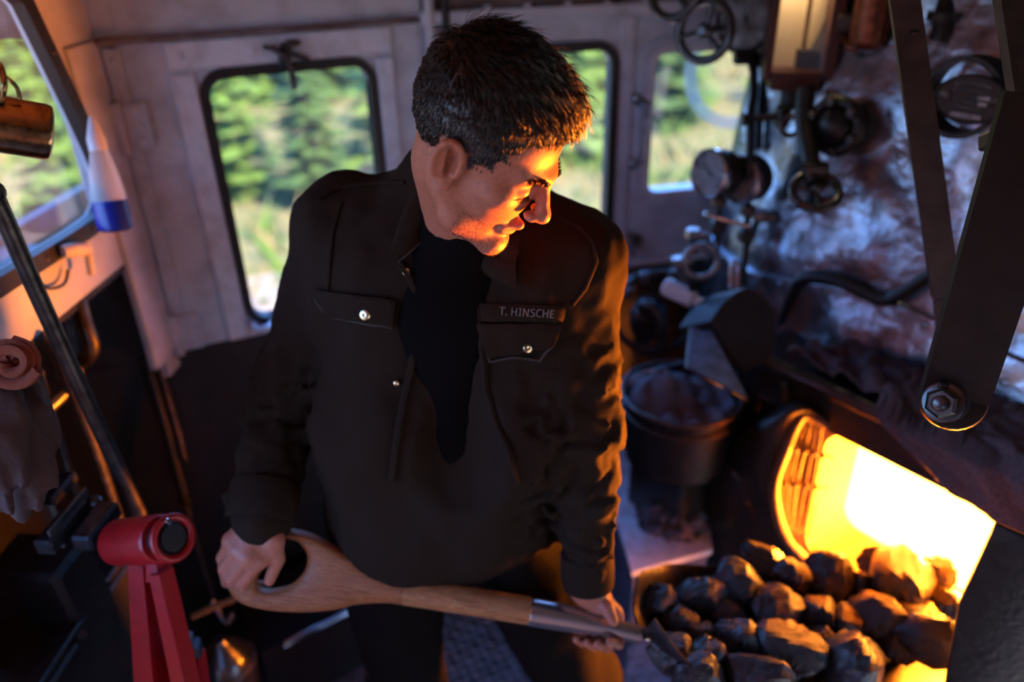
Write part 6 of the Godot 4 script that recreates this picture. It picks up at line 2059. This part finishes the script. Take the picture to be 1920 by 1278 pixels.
# collar, pockets, name strip, studs and cuffs
func dress(jk: MeshInstance3D, wr_r: Vector3, wr_l: Vector3, el_r: Vector3, el_l: Vector3) -> void:
	# collar wings
	var cl := [[[806, 300], [790, 330], [772, 372], [752, 420], [738, 470]], [[818, 345], [812, 400], [806, 430], [790, 458], [748, 492]]]
	var right := [[[868, 446], [892, 452], [921, 455], [946, 456], [968, 452]], [[858, 470], [884, 492], [908, 510], [938, 524], [970, 538]]]
	for w in [cl, right]:
		var pv := PackedVector3Array()
		for r in 5:
			var t := r / 4.0
			for q in 5:
				pv.append(on_jacket(lerpf(w[0][q][0], w[1][q][0], t), lerpf(w[0][q][1], w[1][q][1], t), 0.012 + 0.006 * sin(t * PI)))
		var o := part(jk, "collar", Shape.new().sheet(pv, 5, 5, 0.005), M.jacket)
		var edge := []
		for q in 5:
			edge.append(pv[20 + q])
		part(o, "stitching", Shape.new().tube(PackedVector3Array(edge), 0.0014, 6), M.thread)
	# lapel fronts: raised edges of the open fronts
	seam(jk, [[748, 492], [768, 520], [786, 560], [782, 620], [770, 690], [748, 790], [735, 900]], 0.0055, 0.002, "front_edge", M.jacket)
	seam(jk, [[884, 528], [898, 580], [904, 650], [912, 730], [935, 800], [955, 850], [970, 905]], 0.0055, 0.002, "front_edge", M.jacket)
	seam(jk, [[884, 528], [878, 548], [862, 560]], 0.0030, 0.003, "front_edge", M.thread)
	# shoulder seams
	seam(jk, [[598, 372], [640, 352], [690, 345], [760, 342]], 0.0030, 0.001, "shoulder_seam", M.jacket)
	seam(jk, [[1045, 405], [1085, 428], [1112, 455], [1118, 490], [1098, 540], [1072, 572]], 0.0030, 0.001, "sleeve_seam", M.jacket)
	seam(jk, [[640, 380], [625, 440], [618, 520], [612, 590]], 0.0030, 0.001, "sleeve_seam", M.jacket)
	# breast pocket with name strip on the left front
	part(jk, "name_strip", applique([[888, 568], [1060, 570], [1052, 602], [890, 600]], 14, 4, 0.003, 0.003), M.jacket)
	var strip := on_jacket(986, 584, 0.0045)
	var n := (jacket.slope(on_jacket(950, 584)) + jacket.slope(strip) * 2.0 + jacket.slope(on_jacket(1020, 584))).normalized()
	var x := (on_jacket(1024, 586, 0.0045) - on_jacket(946, 582, 0.0045)).normalized()
	var tm := TextMesh.new()
	tm.text = "T. HINSCHE"
	var font := SystemFont.new()
	font.font_names = PackedStringArray(["Droid Sans"])
	tm.font = font
	tm.font_size = 32
	tm.pixel_size = 0.0148 / 32.0
	tm.depth = 0.0016
	n = (n - x * n.dot(x)).normalized()
	copy_of(jk, "lettering", tm, Transform3D(Basis(x, n.cross(x), n), strip + n * 0.0035), M.lettering)
	part(jk, "pocket_flap", applique([[894, 604], [1052, 604], [1036, 650], [912, 668]], 12, 6, 0.004, 0.004), M.jacket)
	seam(jk, [[905, 640], [918, 676], [965, 668], [1012, 672], [1036, 648]], 0.0018, 0.005, "flap_stitching", M.thread)
	seam(jk, [[890, 606], [970, 610], [1052, 604]], 0.0016, 0.005, "flap_stitching", M.thread)
	# breast pocket on the right front
	part(jk, "pocket_flap", applique([[596, 540], [742, 560], [738, 612], [618, 590]], 12, 6, 0.004, 0.004), M.jacket)
	seam(jk, [[596, 560], [618, 590], [690, 606], [738, 612]], 0.0018, 0.005, "flap_stitching", M.thread)
	# press studs
	for q in [[688, 588, 0.0085, 0.006], [762, 510, 0.0065, 0.003], [789, 574, 0.0055, 0.003], [868, 587, 0.0065, 0.003], [987, 649, 0.0075, 0.006], [744, 716, 0.005, 0.003]]:
		var p := on_jacket(q[0], q[1], q[3])
		var t := facing(p, jacket.slope(p))
		var r: float = q[2]
		part(jk, "press_stud", Shape.new().lathe(t, PackedVector2Array([Vector2(r, -0.003), Vector2(r, 0.0005), Vector2(r * 0.8, 0.0028), Vector2(r * 0.4, 0.0036), Vector2(r * 0.2, 0.0028)]), 18), M.button)
	# cuffs
	for k in 2:
		var w: Vector3 = [wr_r, wr_l][k]
		var e: Vector3 = [el_r, el_l][k]
		var ax := (w - e).normalized()
		var c := w + ax * (0.004 if k == 0 else -0.004)
		var t := facing(c - ax * 0.055, ax)
		var r := 0.053 if k == 0 else 0.042
		var o := part(jk, "cuff", Shape.new().lathe(t, PackedVector2Array([Vector2(r - 0.004, -0.004), Vector2(r + 0.001, 0.0), Vector2(r + 0.002, 0.03), Vector2(r, 0.056), Vector2(r - 0.004, 0.058), Vector2(r - 0.006, 0.05)]), 30, 60.0, false), M.jacket)
		if k == 0:
			part(o, "cuff_tab", Shape.new().box(Transform3D(eye.basis * Basis(Vector3.BACK, 0.35), P(443, 945, 1.165)), Vector3(0.035, 0.045, 0.006), 0.002), M.jacket)
			part(o, "press_stud", Shape.new().lathe(facing(P(440, 946, 1.158), eye.basis.z), PackedVector2Array([Vector2(0.006, -0.002), Vector2(0.006, 0.001), Vector2(0.003, 0.0035)]), 14), M.bright_steel)

# ---------------------------------------------------------------- shovel and coal
func build_shovel() -> void:
	var a := P(462, 1072, 1.205)
	var b := P(1135, 1174, 1.245)
	var x := (b - a).normalized()
	var z: Vector3 = eye.basis.z
	z = (z - x * z.dot(x)).normalized()
	var t := Transform3D(Basis(x, z.cross(x), z), a)
	var inv := t.affine_inverse()
	var L := func(px, py): return inv * on_plane(px, py, z, a)
	var sv := thing("coal_shovel", "ash handled coal shovel with D grip and steel socket", "shovel", b - Vector3(0, 0.03, 0))
	var hole := [[536, 1006], [556, 1011], [570, 1024], [577, 1046], [572, 1068], [560, 1084], [543, 1096], [522, 1102], [503, 1104], [488, 1100], [483, 1088], [489, 1074], [498, 1058], [508, 1040], [518, 1022], [526, 1010]]
	var outer := [[542, 992], [580, 1000], [625, 1022], [690, 1062], [700, 1108], [660, 1134], [610, 1143], [560, 1145], [505, 1141], [455, 1128], [430, 1102], [436, 1082], [454, 1058], [474, 1034], [494, 1010], [516, 994]]
	var pv := PackedVector3Array()
	for k in 16:
		var h: Vector3 = L.call(hole[k][0], hole[k][1])
		var o: Vector3 = L.call(outer[k][0], outer[k][1])
		for q in 14:
			var ang := TAU * q / 14.0
			var cx := signf(cos(ang)) * pow(absf(cos(ang)), 0.7)
			var sx := signf(sin(ang)) * pow(absf(sin(ang)), 0.7)
			pv.append((h + o) / 2 + (o - h) / 2 * cx + Vector3(0, 0, 0.0165 * sx))
	# denser ring for a smooth outline
	var ring := PackedVector3Array()
	for q in 14:
		var loop := []
		for k in 18:
			loop.append(pv[((k + 15) % 16) * 14 + q])
		var sm := smooth_path(loop, 3)
		for k in 48:
			ring.append(sm[3 + k])
	var gs := Shape.new()
	gs.grid(ring, 48, 14, true, true, PackedInt32Array(), 180.0)
	var neck := PackedVector3Array()
	var st: Vector3 = L.call(632, 1082)
	var en: Vector3 = L.call(757, 1106)
	for k in 9:
		var s := k / 8.0
		for q in 18:
			var ang := TAU * q / 18.0
			neck.append(st.lerp(en, s) + Vector3(0, cos(ang) * lerpf(0.043, 0.0225, smoothstep(0.0, 0.95, s)), sin(ang) * lerpf(0.0155, 0.0225, s)))
	gs.grid(neck, 18, 9, true, false, PackedInt32Array(), 180.0)
	copy_of(sv, "grip", gs.mesh(), t, M.wood)
	var sh := Shape.new()
	sh.tube(PackedVector3Array([L.call(757, 1106), L.call(760, 1106.5), L.call(880, 1126), L.call(1000, 1146)]), [0.0212, 0.0226, 0.0222, 0.0218], 22)
	copy_of(sv, "shaft", sh.mesh(), t, M.wood_pale)
	var so := Shape.new()
	so.tube(PackedVector3Array([L.call(992, 1145), L.call(995, 1145.5), L.call(1060, 1158), L.call(1135, 1174), L.call(1200, 1190)]), [0.0222, 0.0232, 0.0215, 0.0170, 0.0150], 22)
	copy_of(sv, "socket", so.mesh(), t, M.shovel_steel)
	# blade: a scoop with raised sides and back
	var s0 := P(1185, 1180, 1.275)
	var s1 := P(1785, 1200, 1.43)
	var bx := (s1 - s0).normalized()
	var bw := bx.cross(Vector3.UP).normalized()      # towards the camera's side
	var bn := bw.cross(bx)
	var bl := (s1 - s0).length()
	var bp := PackedVector3Array()
	for r in 21:
		var v := lerpf(-1, 1, r / 20.0)
		for q in 25:
			var u := q / 24.0
			var half := 0.145 * sqrt(clampf(u * 5.0 + 0.10, 0.0, 1.0))
			var lift := 0.055 * pow(absf(v), 3.0) * (1.0 - 0.35 * u) + 0.055 * pow(maxf(1.0 - u * 5.0, 0.0), 2.0)
			bp.append(s0 + bx * u * bl + bw * v * half + bn * (lift - 0.035))
	part(sv, "blade", Shape.new().sheet(bp, 25, 21, 0.004), M.blade_steel)
	part(sv, "strap", Shape.new().tube(smooth_path([b, P(1190, 1188, 1.268), P(1260, 1200, 1.30)]), [0.017, 0.0165, 0.016, 0.0155, 0.015, 0.014, 0.013, 0.012, 0.010, 0.008, 0.006, 0.005, 0.004], 12), M.shovel_steel)
	# coal lumps: x, y, width in the frame, height over the blade, elongation
	var rng := RandomNumberGenerator.new()
	rng.seed = 19
	var lumps := [[1232, 1130, 78, 0.012, 1.2], [1312, 1122, 96, 0.016, 1.3], [1388, 1096, 100, 0.028, 1.25], [1432, 1052, 84, 0.030, 1.2], [1480, 1086, 86, 0.022, 1.1], [1552, 1086, 104, 0.030, 1.1], [1690, 1092, 150, 0.040, 1.8], [1652, 1056, 76, 0.030, 1.3], [1752, 1074, 74, 0.045, 1.0], [1462, 1142, 100, 0.026, 1.35], [1532, 1150, 84, 0.026, 1.3], [1588, 1168, 80, 0.022, 1.3], [1642, 1154, 92, 0.040, 1.6], [1728, 1186, 124, 0.040, 1.5], [1384, 1196, 88, 0.026, 1.3], [1478, 1222, 124, 0.036, 1.35], [1318, 1188, 54, 0.010, 1.1], [1258, 1222, 84, 0.020, 1.2], [1326, 1226, 76, 0.024, 1.2], [1600, 1238, 140, 0.040, 1.6], [1424, 1268, 108, 0.034, 1.4], [1306, 1266, 96, 0.024, 1.4], [1778, 1128, 66, 0.030, 1.2], [1606, 1100, 70, 0.022, 1.1], [1680, 1206, 80, 0.014, 1.1], [1535, 1205, 76, 0.014, 1.1], [1270, 1160, 70, 0.010, 1.2], [1365, 1150, 70, 0.008, 1.2], [1700, 1150, 80, 0.016, 1.2]]
	for k in lumps.size():
		var q: Array = lumps[k]
		var c := on_plane(q[0], q[1], bn, s0 + bn * (q[3] - 0.012))
		var d := -(eye.affine_inverse() * c).z
		var r: float = q[2] * d / FOCAL * 0.5
		var big: bool = q[2] > 95
		var lb := "large coal lump heaped on the shovel blade" if big else "small coal lump heaped on the shovel blade"
		if q[0] > 1715 and q[1] < 1140:
			lb = "coal lump at the shovel tip against the glowing firehole"
		var o := thing("coal_lump", lb, "coal", c - bn * r * 0.7, "coal lumps on the shovel")
		part(o, "lump", coal(rng, c, r, q[4], Basis(bx, bn, bx.cross(bn))), M.coal)

func coal(rng: RandomNumberGenerator, c: Vector3, r: float, long: float, lie: Basis) -> Shape:
	var planes := []
	for k in 14:
		planes.append([Vector3(rng.randfn(), rng.randfn(), rng.randfn()).normalized(), rng.randf_range(0.72, 1.0)])
	var turn := lie * Basis(Vector3.UP, rng.randf_range(-0.8, 0.8)) * Basis(Vector3.BACK, rng.randf_range(-0.4, 0.4)) * Basis(Vector3.RIGHT, rng.randf() * TAU)
	var pv := PackedVector3Array()
	var seg := 26
	var rows := 17
	for q in rows:
		var a := PI * clampf(q / float(rows - 1), 0.01, 0.99)
		for s in seg:
			var b := TAU * s / seg
			var d := Vector3(sin(a) * cos(b), cos(a), sin(a) * sin(b))
			var k := 1.12
			for p in planes:
				var e: float = d.dot(p[0])
				if e > 0.05:
					k = minf(k, p[1] / e)
			k *= 1.0 + 0.045 * rng.randf_range(-1, 1)
			pv.append(c + turn * (Vector3(d.x * sqrt(long), d.y / sqrt(sqrt(long)), d.z / sqrt(sqrt(long))) * k * r * 0.95))
	var s2 := Shape.new()
	s2.grid(pv, seg, rows, true, false, PackedInt32Array(), 28.0)
	return s2
